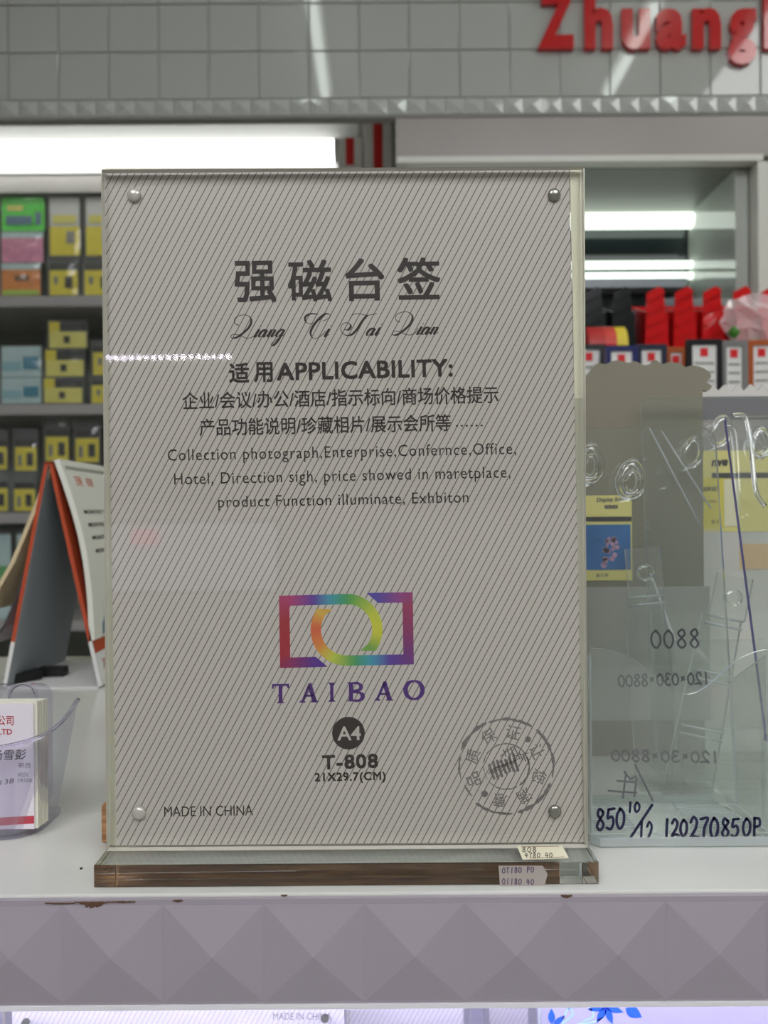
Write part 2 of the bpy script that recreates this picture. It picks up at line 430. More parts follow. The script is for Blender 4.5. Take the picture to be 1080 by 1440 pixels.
# ================================================================== LEFT SHELVES
SY = 1.9
sx0, sx1 = P(-420, 400, SY).x, P(505, 400, SY).x
shelf_w = mat('shelf_board_white', (168, 166, 162), .45, noise=.03)
shelf_b = mat('shelf_back_grey', (128, 134, 124), .55, noise=.05, nscale=5)
unit = thing('wall_shelf', 'tall white shelving unit stocked with plastic packets, behind on the left', 'shelf', ((sx0+sx1)/2, SY+.15, ZF))
MB().box(sx0, sx1, SY+.28, SY+.3, ZF, 1.22).build('back_panel', shelf_b, unit)
MB().box(sx0-.02, sx0, SY-.01, SY+.3, ZF, 1.22).build('side_panel', shelf_w, unit)
MB().box(sx1, sx1+.02, SY-.01, SY+.3, ZF, 1.22).build('side_panel', shelf_w, unit)
shelf_z = []
for py in (416, 568, 721, 873, 1025):
    z = P(100, py, SY).z; shelf_z.append(z)
    MB().box(sx0, sx1, SY, SY+.28, z-.026, z).build('shelf_board', shelf_w, unit, bevel=.002)
MB().box(sx0, sx1, SY+.035, SY+.28, P(100, 262, SY).z, P(100, 236, SY).z).build('soffit', shelf_w, unit)
MB().box(sx0, sx1, SY+.03, SY+.05, P(100, 236, SY).z, 1.2).build('top_panel', mat('cream_panel', (214, 216, 214), .45), unit)
tl = thing('shelf_tube_light', 'long white tube light along the top of the left shelves', 'light', ((sx0+sx1)/2, SY, 1.05))
za, zb = P(240, 212, SY), P(470, 212, SY)
MB().tube([(sx0+.05, SY-.0, za.z), (zb.x, SY, zb.z)], 15*SY/F, 16).build('tube', tube_mat('shelf_tube_lit', (250, 250, 246), E_SHELF), tl, smooth=True)
MB().tube([(zb.x, SY, zb.z), (zb.x+.012, SY, zb.z)], 15.8*SY/F, 16).build('end_cap', shelf_w, tl)
# post with red stripes
pm = mat('post_white', (232, 230, 224), .35); rm = mat('stripe_red', (214, 30, 34), .35)
post = thing('striped_post', 'white post with a vertical red stripe beside the shelf tube light', 'post', (P(530, 200, 1.84).x, 1.84, ZF))
a = P(511, 195, 1.84); b = P(551, 195, 1.84)
MB().box(a.x, b.x, 1.84, 1.89, ZF, 1.2).build('post_body', pm, post, bevel=.002)
a = P(525, 195, 1.839); b = P(538, 195, 1.839)
MB().box(a.x, b.x, 1.8385, 1.8398, ZF, 1.2).build('stripe', rm, post)
box2 = thing('striped_box', 'small white box with a red stripe at the end of the tube light', 'box', (P(492, 215, 1.86).x, 1.86, P(492, 232, 1.86).z))
a = P(475, 194, 1.86); b = P(509, 232, 1.86)
MB().box(a.x, b.x, 1.86, 1.89, b.z, a.z).build('box_body', pm, box2)
a2 = P(486, 194, 1.859); b2 = P(498, 232, 1.859)
MB().box(a2.x, b2.x, 1.8588, 1.8598, b.z, a.z).build('stripe', rm, box2)

# packets
yel = mat('yellow_card', (240, 224, 70), .35, noise=.08, nscale=60); yel2 = mat('pale_yellow_card', (236, 228, 120), .35)
blk = mat('black_print', (44, 44, 40), .5); gry = mat('grey_print', (140, 140, 130), .5)
wht = mat('white_card', (226, 226, 222), .4); grn = mat('green_bag', (110, 240, 96), .25, noise=.15, nscale=40)
pnk = mat('pink_pattern', (228, 150, 176), .35, noise=.25, nscale=60); org = mat('orange_pattern', (236, 150, 70), .35, noise=.2, nscale=50)
teal = mat('teal_print', (60, 140, 160), .4, noise=.2, nscale=60); palet = mat('pale_teal', (196, 222, 216), .4, noise=.1)
bluec = mat('blue_strip', (80, 96, 150), .4)
def packet(kind, rect, label, group, y=None):
    x0, x1, y0, y1 = rect; y = y or SY+.045
    a = P(x0, y0, y); b = P(x1, y1, y); W = b.x-a.x; H = a.z-b.z
    cx = (a.x+b.x)/2
    t = thing('packet', label, 'packet', (cx, y, b.z), group)
    def at(u, v, dy=0): return (a.x+u*W, y+dy, b.z+v*H)
    def card(name, u0, u1, v0, v1, m_, dy=.004, th=.002):
        p = at(u0, v0); q = at(u1, v1)
        return MB().box(p[0], q[0], y+dy, y+dy+th, p[2], q[2]).build(name, m_, t)
    rng = random.Random(hash(label) % 1000 if False else sum(map(ord, label)))
    rows = []
    for i in range(7):
        rows.append([(at(j/6, i/6, -.006*math.sin(math.pi*j/6)*math.sin(math.pi*i/6)-rng.random()*.003)) for j in range(7)])
    mb = MB(); mb.grid(rows)
    back = [[(p[0], y+.01, p[2]) for p in r] for r in rows]; mb.grid(back)
    for e0, e1 in ((rows[0], back[0]), (rows[-1], back[-1])): mb.grid([e0, e1])
    mb.grid([[r[0] for r in rows], [r[0] for r in back]]); mb.grid([[r[-1] for r in rows], [r[-1] for r in back]])
    mb.build('bag', bag_clear, t, smooth=False)
    if kind == 'yellow':
        card('card', .06, .94, .03, .66, yel); card('header_card', .06, .94, .66, .82, blk)
        card('print', .2, .32, .3, .5, gry, .0025, .001); card('print', .55, .78, .2, .5, blk, .0025, .001)
    elif kind == 'yellowtop':
        card('card', .06, .94, .03, .5, yel); card('header_card', .06, .94, .5, .96, wht); card('print', .15, .85, .55, .68, yel2, .0025, .001)
        card('print', .55, .8, .22, .42, gry, .0025, .001)
    elif kind == 'flat':
        card('card', .04, .96, .04, .6, yel2); card('header_card', .3, .96, .6, .9, blk); card('print', .04, .3, .6, .95, yel, .0025, .001)
        card('print', .4, .55, .2, .45, blk, .0025, .001)
    elif kind == 'greybag':
        card('card', .08, .92, .04, .58, yel); card('header_card', .08, .92, .58, .74, blk); card('print', .55, .8, .15, .45, blk, .0025, .001)
        card('print', .2, .35, .15, .4, gry, .0025, .001)
    elif kind == 'green':
        card('card', .02, .98, .02, .98, grn); card('print', .12, .7, .2, .45, mat('bluegrey_print', (110, 140, 160), .5), .0025, .001)
        card('print', .78, .9, .2, .55, MATS['bluegrey_print'], .0025, .001); card('print', .15, .5, .6, .75, yel2, .0025, .001)
    elif kind == 'pink':
        card('card', .02, .98, .02, .8, pnk); card('header_card', .02, .98, .8, .98, palet)
    elif kind == 'orange':
        card('card', .02, .98, .02, .8, org); card('header_card', .02, .98, .8, .98, palet); card('print', .35, .7, .45, .62, mat('brown_print', (120, 90, 50), .5), .0025, .001)
        card('print', .05, .95, .02, .18, mat('leaf_print', (170, 200, 80), .5), .0025, .001)
    elif kind == 'teal':
        card('card', .02, .98, .02, .98, palet); card('print', .05, .5, .2, .5, mat('light_teal_print', (150, 196, 200), .5), .0025, .001)
        card('print', .55, .92, .25, .65, teal, .0025, .001)
    elif kind == 'greens':
        card('card', .05, .95, .02, .95, palet); card('print', .05, .95, .3, .6, mat('grass_print', (90, 170, 90), .5), .0025, .001)
    return t
G1, G2, G3, G4 = 'packets on the top shelf', 'packets on the second shelf', 'packets on the third shelf', 'packets on the fourth shelf'
yb1, yb2, yb3, yb4 = 415.5, 567.5, 720.5, 872.5
for k, r, l, g in (
 ('orange', (0, 57, 369, yb1), 'orange patterned packet, lowest of the three-high pile at the left end', G1),
 ('pink', (0, 61, 325, 369), 'pink patterned packet in the middle of the three-high pile', G1),
 ('green', (0, 63, 276, 325), 'bright green packet on top of the pink and orange packets', G1),
 ('yellow', (66, 111, 361, yb1), 'yellow-carded clear packet with black header, lower middle of the top shelf', G1),
 ('yellowtop', (66, 114, 274, 361), 'clear packet with white header over yellow card, upper middle of top shelf', G1),
 ('yellow', (115, 162, 361, yb1), 'yellow-carded clear packet beside the sign, lower row of the top shelf', G1),
 ('yellowtop', (117, 164, 274, 361), 'clear packet with yellow card beside the sign, upper row of the top shelf', G1),
 ('teal', (0, 58, 530, yb2), 'white packet with teal print, lower of two at the left end', G2),
 ('teal', (0, 58, 486, 530), 'white packet with teal print, upper of two at the left end', G2),
 ('flat', (59, 117, 530, yb2), 'flat yellow packet, bottom of the stack of three on the second shelf', G2),
 ('flat', (61, 119, 490, 530), 'flat yellow packet, middle of the stack of three on the second shelf', G2),
 ('flat', (66, 123, 450, 490), 'flat yellow packet on top of the stack of three on the second shelf', G2),
 ('yellow', (125, 175, 528, yb2), 'yellow packet with pale edge against the sign, second shelf lower', G2),
 ('yellow', (127, 177, 478, 528), 'yellow packet with blue edge against the sign, second shelf upper', G2),
 ('greybag', (-22, 12, 662, yb3), 'yellow-carded bag cut by the photo edge, lower row of third shelf', G3),
 ('greybag', (-22, 11, 604, 662), 'yellow-carded bag cut by the photo edge, upper row of third shelf', G3),
 ('greybag', (16, 51, 664, yb3), 'yellow-carded silver bag, second from photo edge, lower row of third shelf', G3),
 ('greybag', (17, 53, 603, 664), 'yellow-carded silver bag, second from photo edge, upper row of third shelf', G3),
 ('greybag', (60, 98, 650, yb3), 'yellow-carded bag hidden mostly behind the calendar peak, lower row', G3),
 ('greybag', (60, 98, 588, 650), 'yellow-carded silver bag just above the calendar peak', G3),
 ('greybag', (102, 141, 652, yb3), 'yellow-carded bag behind the calendar spiral, lower row', G3),
 ('greybag', (102, 141, 590, 652), 'yellow-carded silver bag above the calendar, next to the sign', G3),
 ('greens', (-16, 16, 745, yb4), 'pale packet with green band at the left end of the fourth shelf', G4),
 ('greens', (21, 55, 745, yb4), 'pale packet with green band next to the calendar on the fourth shelf', G4)):
    packet(k, r, l, g)

# ================================================================== RIGHT DISPLAY CASE
CY = 1.606
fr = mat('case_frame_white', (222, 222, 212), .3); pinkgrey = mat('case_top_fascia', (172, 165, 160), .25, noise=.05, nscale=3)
case = thing('display_case', 'open white-framed display case with lit tubes, behind on the right', 'display case', (.45, CY, ZF))
cxL = P(557, 225, CY).x; cxR = P(1064, 400, CY).x
zt0 = P(800, 231, CY).z; zt1 = P(800, 221, CY).z
MB().box(cxL, cxR+.3, CY, CY+.02, zt1, hz-.003).build('top_fascia', pinkgrey, case)
MB().box(cxL, cxR+.012, CY-.01, CY+.02, zt0, zt1).build('top_rail', fr, case, bevel=.002)
MB().box(cxR, cxR+.035, CY-.008, CY+.3, ZF, zt0).build('side_post', fr, case, bevel=.002)
MB().box(cxR-.03, cxR-.003, CY+.03, CY+.28, ZF, zt0).build('side_panel', mat('case_side_glossy', (190, 196, 188), .08, coat=.6), case)
MB().box(cxR+.035, cxR+.3, CY+.01, CY+.03, ZF, zt0).build('side_board', fr, case)
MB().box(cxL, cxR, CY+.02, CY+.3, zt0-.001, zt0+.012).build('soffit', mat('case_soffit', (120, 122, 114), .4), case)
BY = CY+.29
MB().box(cxL, cxR-.03, BY, BY+.02, ZF, zt0).build('back_panel', mat('case_back_dark', (40, 50, 52), .07, coat=.5), case)
def zy(py, y): return P(900, py, y).z
MB().box(cxL, cxR-.06, BY-.05, BY-.002, zy(300, BY), zy(276, BY)).build('lamp_shelf', mat('lamp_shelf_pale', (196, 200, 190), .3), case)
MB().box(cxL, cxR-.06, BY-.02, BY-.001, zy(372, BY), zy(362, BY)).build('rail', mat('grey_rail', (110, 114, 112), .4), case)
MB().box(cxL, cxR-.05, BY-.05, BY-.001, zy(412, BY), zy(400, BY)).build('ledge', mat('pale_ledge', (196, 206, 212), .3), case)
for (pa, pb, lb, s) in ((304, 330, 'thick bright tube light, upper of three in the display case', 1.0), (372, 384, 'thin tube light, middle of three in the display case', .8), (388, 399, 'thin tube light, lowest of three in the display case', .8)):
    tt = thing('case_tube_light', lb, 'light', (.4, BY-.02, zy(pb, BY)), 'tube lights in the display case')
    rr = (zy(pa, BY)-zy(pb, BY))/2*.85; zz = (zy(pa, BY)+zy(pb, BY))/2
    xe = P(1000, 320, BY-.03).x
    MB().tube([(cxL+.02, BY-.03, zz), (xe-.008, BY-.03, zz)], rr, 14).build('tube', tube_mat('case_tube_lit', (240, 252, 240), E_CASE), tt, smooth=True)
    MB().tube([(xe-.008, BY-.03, zz), (xe, BY-.03, zz)], rr*1.05, 14).build('end_cap', fr, tt)

# stepped counter inside
cnt = thing('stepped_counter', 'greige stepped display counter carrying files and frames behind the stands', 'counter', (.5, 1.5, ZF))
cm = mat('counter_greige', (168, 164, 152), .4, noise=.06, nscale=4)
zl = P(900, 566, 1.25).z; zu = P(900, 492, 1.50).z
MB().box(.05, 1.05, 1.18, 1.479, ZF, zl).build('lower_step', cm, cnt, bevel=.003)
MB().box(.05, 1.05, 1.48, 1.592, ZF, zu).build('upper_step', cm, cnt, bevel=.003)

# magazine files
def mag_file(px, col, label, grp, hpx=90):
    y = 1.49
    a = P(px, 490, y); s = 40*y/F; z0 = zu+.0005
    t = thing('magazine_file', label, 'file holder', (a.x, y, z0), grp)
    H = 88*y/F; D = .10
    m_ = mat('plastic_'+col[0], col[1], .18, coat=.4)
    def pt(u, v): return (a.x+u*s, z0+v*H)
    MB().prism([pt(0, 0), pt(.86, 0), pt(.66, .965), pt(.5, 1), pt(.08, .90)], y+.004, y+.007).build('face_plate', m_, t)
    for i in range(4):
        v = .14+.2*i
        MB().prism([pt(.1, v), pt(.68, v+.14), pt(.68, v+.19), pt(.1, v+.05)], y, y+.0039).build('rib', m_, t)
    MB().prism([pt(.05, .02), pt(.93, .02), pt(.93, .88), pt(.05, .88)], y+D-.003, y+D).build('back_plate', m_, t)
    MB().box(a.x+s*.05, a.x+s*.86, y+.007, y+D-.003, z0, z0+.003).build('bottom_plate', m_, t)
    for u in (.05, .80):
        MB().prism([(y+.0072, z0+.003), (y+D-.003, z0+.003), (y+D-.003, z0+H*.86), (y+.0072, z0+H*.6)], 0, .0025, fn=lambda p, q, tt: (a.x+s*u+tt, p, q)).build('side_plate', m_, t)
blkp = ('black', (26, 30, 30)); redp = ('red', (214, 24, 26))
for i, (px, c, lb) in enumerate(((820, blkp, 'black plastic magazine file nearest the sign'), (861, blkp, 'black plastic magazine file next to the first red one'),
    (908, redp, 'red plastic magazine file next to the black ones'), (948, redp, 'red plastic magazine file, second from the black ones'),
    (988, redp, 'red plastic magazine file, third from the black ones'), (1030, redp, 'red plastic magazine file behind the clear crumpled bag'),
    (1070, redp, 'red plastic magazine file cut by the right photo edge'))):
    mag_file(px, c, lb, 'magazine files in a row')
# crumpled clear bag with a bit of green
bagp = mat('pinkish_clear_film', (250, 232, 234), .08, trans=.7, ior=1.2, bump=.8, bscale=40)
t = thing('crumpled_bag', 'crumpled clear plastic bag in front of the red files', 'bag', P(1050, 478, 1.45))
rows = []
rg = random.Random(3)
for i in range(9):
    ph = math.pi*i/8; rows.append([])
    for j in range(14):
        th = 2*math.pi*(j % 13)/13; r_ = (34+rg.uniform(-9, 9)*(0 if j in (0, 13) else 1))*1.45/F
        c0 = P(1058, 452, 1.45)
        rows[-1].append((c0.x+r_*1.15*math.sin(ph)*math.cos(th), 1.45+r_*.5*math.sin(ph)*math.sin(th), max(zl+.001, c0.z+r_*math.cos(ph))))
MB().grid(rows).build('bag_film', bagp, t)
c0 = P(1032, 468, 1.42)
mb = MB(); mb.tube([c0+Vector((0, 0, -.01)), c0, c0+Vector((0, 0, .012))], [.004, .012, .003], 8); mb.build('green_tag', mat('green_tag', (60, 130, 30), .4), t, smooth=True)
# zl is the lower step; frames stand there
def frame(px0, px1, py0, col, label, y=1.24, thick=.0085, logo=True):
    a = P(px0, py0, y); b = P(px1, py0, y); zb = zl+.0005
    t = thing('card_display', label, 'card display', ((a.x+b.x)/2, y, zb), 'framed cards in a row')
    m_ = mat('frame_'+col[0], col[1], .3)
    x0, x1, z0, z1 = a.x, b.x, zb, a.z; th = thick
    MB().box(x0, x1, y+.006, y+.009, z0, z1).build('backing', m_, t)
    mb = MB(); mb.box(x0, x0+th, y, y+.006, z0, z1); mb.box(x1-th, x1, y, y+.006, z0, z1); mb.box(x0+th, x1-th, y, y+.006, z1-th, z1); mb.box(x0+th, x1-th, y, y+.006, z0, z0+th)
    mb.build('rim', m_, t)
    MB().box(x0+th, x1-th, y+.003, y+.006, z0+th, z1-th).build('card', wht, t)
    if logo:
        cx = (x0+x1)/2; MB().box(cx-.006, cx+.006, y+.002, y+.003, z1-th-.018, z1-th-.005).build('red_mark', rm, t)
    mb = MB()
    for i in range(3): mb.box(x0+th+.004, x1-th-.004, y+.002, y+.003, z1-th-.03-i*.014, z1-th-.027-i*.014)
    mb.build('print_lines', gry, t)
frame(966, 1016, 477, ('black', (20, 20, 24)), 'black framed white card with a red mark, left of the grey one', y=1.20)
frame(1014, 1052, 479, ('grey', (126, 126, 124)), 'grey framed white card with a red mark, between black and orange frames', y=1.22)
frame(1052, 1092, 478, ('orange', (170, 84, 34)), 'orange-brown framed white card at the right photo edge', y=1.24)
frame(936, 966, 488, ('orange', (170, 84, 34)), 'orange-brown framed card left of the black framed one', y=1.26)
frame(895, 938, 484, ('darkblue', (34, 40, 60)), 'dark framed card beside the orange-brown one, behind the torn card', y=1.24)
frame(852, 897, 486, ('navy', (28, 36, 92)), 'navy blue framed card behind the torn-edged card', y=1.22)
frame(806, 851, 484, ('charcoal', (44, 48, 50)), 'charcoal framed card half hidden by the sign', y=1.26)
# tape roll on the frames: half disc look
t = thing('tape_roll', 'red and yellow roll of tape standing in front of the black files', 'tape', P(858, 486, 1.36))
zc = zl; cx = P(858, 480, 1.36)
rad = cx.z+30*1.36/F-zl
def arc_roll(x0, x1, m_, nm):
    mb = MB(); cz = cx.z; n = 40; r0 = 30*1.36/F; pts = []
    prof = [(1.36+.055+r0*math.cos(2*math.pi*i/n), cz+r0*math.sin(2*math.pi*i/n)) for i in range(n)]
    mb.prism(prof, x0, x1, axis='x'); return mb.build(nm, m_, t, smooth=False)
xr = [P(p, 470, 1.36).x for p in (832, 856, 872, 888)]
arc_roll(xr[0], xr[1], mat('tape_red', (190, 26, 24), .3), 'red_side')
arc_roll(xr[1]+.0002, xr[2], mat('tape_scarlet', (216, 60, 44), .3), 'scarlet_tape')
arc_roll(xr[2]+.0002, xr[3], mat('tape_yellow', (232, 206, 50), .3), 'yellow_tape')
# small stand under the roll
st = thing('roll_stand', 'low dark block under the roll of tape', 'block', (xr[0], 1.41, zl))
MB().box(xr[0]-.01, xr[3]+.01, 1.385, 1.43, zl+.0004, cx.z-29.5*1.36/F).build('block', mat('dark_block', (40, 42, 46), .4), st)

# ================================================================== COUNTER (near)
FY = .3215
table = thing('display_shelf', 'white glossy display shelf with studded lilac front edge in the foreground', 'shelf', (0, .6, -.0442))
TX0, TX1 = -.66, .66
MB().box(TX0, TX1, FY, .86, -.0432, 0).build('shelf_top', white_lam, table, bevel=.0007)
fas = mat('lilac_fascia', (158, 150, 158), .35, coat=.1, noise=.03, nscale=8)
fz1 = P(540, 1262, FY).z; fz0 = P(540, 1403, FY).z
MB().box(TX0, TX1, FY-.0025, FY-.0001, fz0-.0004, -.0012).build('fascia_board', fas, table)
s_ = 140.2*FY/F; xs = P(92, 1335, FY).x-3*s_; pt = None
for k in range(28):
    if xs+k*s_+s_ > TX1: break
    if pt is None:
        mb = MB(); pyramid_tile(mb, xs, fz0, s_, FY-.0026, .0034, fz1-fz0-.001); pt = mb.build('stud_panel', fas, table)
    else: inst(pt, k*s_, 0, 0, table)
MB().box(TX0, TX1, FY-.003, FY+.01, fz0-.0028, fz0-.0008).build('lower_trim', mat('trim_white', (225, 224, 226), .3), table)
chipm = mat('bare_brown_board', (92, 66, 48), .8, noise=.3, nscale=400)
def chip(pts, nm='paint_chip'):
    mb = MB(); q = [(P(x, y, FY-.0029)) for x, y in pts]
    mb.prism([(v.x, v.z) for v in q], FY-.0029, FY-.0024); mb.build(nm, chipm, table)
rg = random.Random(5)
def chipline(x0, x1, yt, dep):
    n = int((x1-x0)/2.2); top = [(x0+(x1-x0)*i/n, yt+rg.uniform(-.4, .4)) for i in range(n+1)]
    bot = [(x0+(x1-x0)*i/n, yt+1.2+dep*max(.05, math.sin(math.pi*i/n))**2*rg.uniform(.4, 1)) for i in range(n+1)][::-1]
    chip(top+bot)
chipline(105, 154, 1268.5, 9); chipline(63, 105, 1270, 1); chipline(154, 190, 1268, 1); chipline(789, 805, 1259, 5); chipline(243, 257, 1266, 2); chipline(395, 404, 1259, 1)
# little black specks on the top
q = P(114, 1217, .159*F/(1217-720+2))
mb = MB(); mb.tube([(q.x, q.y, .0), (q.x, q.y, .0006)], .0006, 8); mb.build('speck', ink, table)

# -- wooden sign base behind
wood = wood_mat('oak_grain', (136, 92, 58), (196, 146, 98))
WY = .3715
wx0 = P(142.5, 1150, WY).x; wx1 = P(776, 1150, WY).x
zw = P(150, 1124, WY).z
mb = MB(); mb.prism([(wx0, .0005), (wx1, .0005), (wx1, zw), (wx0+.0028, zw), (wx0, zw-.0035)], WY, WY+.03)
o = mb.build('wooden_base', wood, None, bevel=.0004); tag(o, 'brown wooden sign base standing behind the clear acrylic sign', 'wooden block')

# ================================================================== THE SIGN
FRONT, PAP = .3400, .3445
HX0, HX1 = -.1237, .0892
HZ0, HZ1 = .0100, P(480, 236, FRONT).z
sign = thing('acrylic_sign', 'large clear acrylic A4 sign stand with striped sheet in the foreground centre', 'sign', (-.016, .345, .0003))
def A(x, y, d=PAP-.00008): return P(x, y, d)
# front plate
mb = MB(); mb.box(HX0, HX1, FRONT, PAP-.0006, HZ0, HZ1)
mb.m = [1, 1, 0, 0, 1, 1]
mb.m = [1 if f in (0, 1, 4, 5) else 0 for f in range(6)]
mb.build('front_plate', [front_clear, frost_edge], sign)
mb = MB(); mb.box(HX0+.0005, HX1, PAP+.0006, PAP+.0045, HZ0, HZ1-.0012); mb.m = [1 if f in (0, 1, 4, 5) else 0 for f in range(6)]
mb.build('back_plate', [front_clear, frost_edge], sign)
# paper (corner picture points, turned about one degree)
hm = hatch_mat('striped_paper', .00282, R(61.6), .0004, (193, 189, 184), (100, 92, 86))
tlc, trc, brc, blc = A(147, 243, PAP), A(800, 235.5, PAP), A(822, 1184, PAP), A(164.5, 1188.5, PAP)
mb = MB(); mb.add([tlc, trc, brc, blc]+[v+Vector((0, .0003, 0)) for v in (tlc, trc, brc, blc)], [(0, 1, 2, 3), (4, 7, 6, 5), (0, 4, 5, 1), (1, 5, 6, 2), (2, 6, 7, 3), (3, 7, 4, 0)])
paper = mb.build('printed_sheet', hm, sign)
# cloudy margins on both sides of the sheet
def plate(pts, y0, y1, nm, m_, par):
    mb = MB(); q = [P(x, y, y0) for x, y in pts]; mb.add(q+[v+Vector((0, y1-y0, 0)) for v in q], [(0, 1, 2, 3), (7, 6, 5, 4), (0, 4, 5, 1), (1, 5, 6, 2), (2, 6, 7, 3), (3, 7, 4, 0)])
    return mb.build(nm, m_, par)
plate([(801.5, 238), (822, 237), (823.5, 560), (808, 560)], PAP, PAP+.0005, 'side_margin', mat('cream_margin', (226, 226, 204), .3), sign)
plate([(808, 560), (823.5, 560), (824.5, 1186), (821.5, 1186)], PAP, PAP+.0005, 'side_margin', pale_margin, sign)
plate([(145.5, 236.5), (821, 235.8), (800, 235.9), (147, 243)], PAP, PAP+.0005, 'top_margin', MATS['cream_margin'], sign)
plate([(142, 243), (147, 243), (164.5, 1188), (153, 1188)], PAP, PAP+.0005, 'side_margin', pale_margin, sign)
# magnets
def magnet(px, py, m_, r=9.0):
    c = P(px, py, PAP-.0002); rr = r*.344/F
    mb = MB(); prof = [(1.0, 0), (1.0, -.0008), (.85, -.0014), (.5, -.0018), (.18, -.0019)]
    pts = [(c.x, PAP-.0002+d, c.z) for _, d in prof]
    mb.tube(pts, [rr*k for k, _ in prof], 20); return mb.build('magnet', m_, sign, smooth=True)
mg = mat('grey_magnet', (150, 150, 142), .25, metal=.7); mgc = mat('pale_magnet', (196, 194, 186), .2, metal=.25)
magnet(189, 275, mgc, 9.5); magnet(779, 274.5, mg, 9); magnet(196, 1143, mgc, 9.5); magnet(780, 1140.5, mg, 9)

# ---- printing
def text_part(items, mat_, at=A, parent=None, name='lettering', **kw):
    mb = MB()
    for it in items: put_text(mb, *it[0], at=at, **it[1])
    return mb.build(name, mat_, parent or paper_parent, fix=False)
paper_parent = sign
D_ = dict
text_part([(('强', 331, 388, 425, 424.3, 57), D_(ref='强', fat=1.0)), (('磁', 406, 466, 423.5, 422.7, 57), D_(ref='磁', fat=1.0)),
           (('台', 487, 540, 422.5, 421.7, 58), D_(ref='台', fat=1.0)), (('签', 560, 619, 420.5, 419.6, 57), D_(ref='签', fat=1.0))], ink)
text_part([(('适', 323, 350, 538, 537.6, 27), D_(ref='适', fat=.7)), (('用', 358, 383, 537, 536.6, 27), D_(ref='用', fat=.7)), (('APPLICABILITY:', 390, 636, 534.5, 528.5, 23.2), D_(fat=.75, space=1.05))], ink)
text_part([(('企业/会议/办公/酒店/指示标向/商场价格提示', 257, 701, 575.8, 566.5, 22.5), D_(ref='国', fat=.22)),
           (('产品功能说明/珍藏相片/展示会所等', 281, 634, 613, 606, 22.5), D_(ref='国', fat=.22)), (('······', 641, 679, 606, 605.4, 14), D_(bold=.004))], ink)
text_part([(('Collection photograph,Enterprise,Confernce,Office,', 236, 726, 648, 638.4, 16), D_(space=1.12, bold=.001)),
           (('Hotel, Direction sigh, price showed in maretplace,', 245, 718, 681.5, 671.5, 16), D_(space=1.12, bold=.001)),
           (('product Function illuminate, Exhbiton', 307, 659, 713.5, 706.5, 15.5), D_(space=1.1, bold=.001))], ink)
text_part([(('T-808', 454, 531, 1081.5, 1079, 18.5), D_(fat=.8, space=1.12)), (('21X29.7(CM)', 443, 542, 1098.5, 1096.5, 11), D_(fat=.45, space=1.12))], ink)
text_part([(('MADE IN CHINA', 231, 356, 1148.5, 1146.5, 14), D_())], ink)
mb = MB(); disc(mb, 490, 1031, 23, A, 40); mb.build('size_badge', ink, sign, fix=False)
text_part([(('A4', 474.5, 507.5, 1041.4, 1040.8, 19.5), D_(bold=.015))], mat('badge_white', (193, 189, 184), .5), at=lambda x, y: P(x, y, PAP-.00022))

# copperplate line
U = lambda x, y: A(300+x/3, 340+y/3)
mb = MB(); pen = (1.4, 3.6)
def sc(pts): ribbon(mb, smooth_path(pts, 8), 0, U, pen=pen)
def lower(word, x, yb, h=31, slope=-.019):
    G = {'i': ([[(.15, .45), (.3, 1), (.3, .9), (.22, .15), (.32, 0), (.62, .35)]], .55), 'a': ([[(.78, .9), (.5, 1), (.2, .75), (.12, .3), (.28, 0), (.55, .25), (.78, .95)], [(.8, 1), (.74, .2), (.84, 0), (1.12, .35)]], 1.05),
         'n': ([[(.05, .6), (.22, 1), (.25, .8), (.18, 0)], [(.2, .35), (.45, .9), (.66, 1), (.74, .8), (.66, .2), (.76, 0), (1.06, .35)]], 1.02),
         'g': ([[(.78, .9), (.5, 1), (.2, .75), (.12, .3), (.28, 0), (.55, .25), (.78, .95)], [(.8, 1), (.74, .2), (.66, -.6), (.4, -1.15), (.1, -1.1), (.12, -.8), (.5, -.35), (1.15, .4)]], 1.1)}
    for ch in word:
        st, adv = G[ch]
        for s in st: sc([(x+a*h*1.08+b*h*.5, yb-b*h+slope*(x-165)) for a, b in s])
        if ch == 'i': disc(mb, x+.3*h+1.55*h*.5, yb-1.5*h+slope*(x-165), 2.6, U, 8)
        x += adv*h*1.13
    return x
Q = [(108, 352), (92, 345), (90, 325), (112, 311), (142, 310), (160, 328), (152, 358), (122, 388), (92, 406), (74, 403), (82, 391), (108, 393), (140, 406), (168, 400), (184, 378)]
sc(Q); lower('iang', 166, 403)
sc([(x+680, y-13) for x, y in Q]); lower('ian', 852, 405)
sc([(462, 335), (488, 322), (492, 308), (474, 304), (448, 322), (420, 358), (410, 388), (424, 408), (450, 400), (474, 378)])
sc([(440, 306), (410, 304), (388, 318), (392, 340), (420, 346), (448, 330), (470, 310)]); lower('i', 462, 407)
sc([(575, 324), (592, 306), (618, 304), (648, 310), (690, 303)]); sc([(650, 309), (628, 335), (604, 372), (578, 394), (550, 390), (537, 368), (546, 346), (568, 342), (580, 356), (568, 372), (552, 368)])
lower('ai', 640, 405)
mb.build('script_lettering', ink, sign, fix=False)

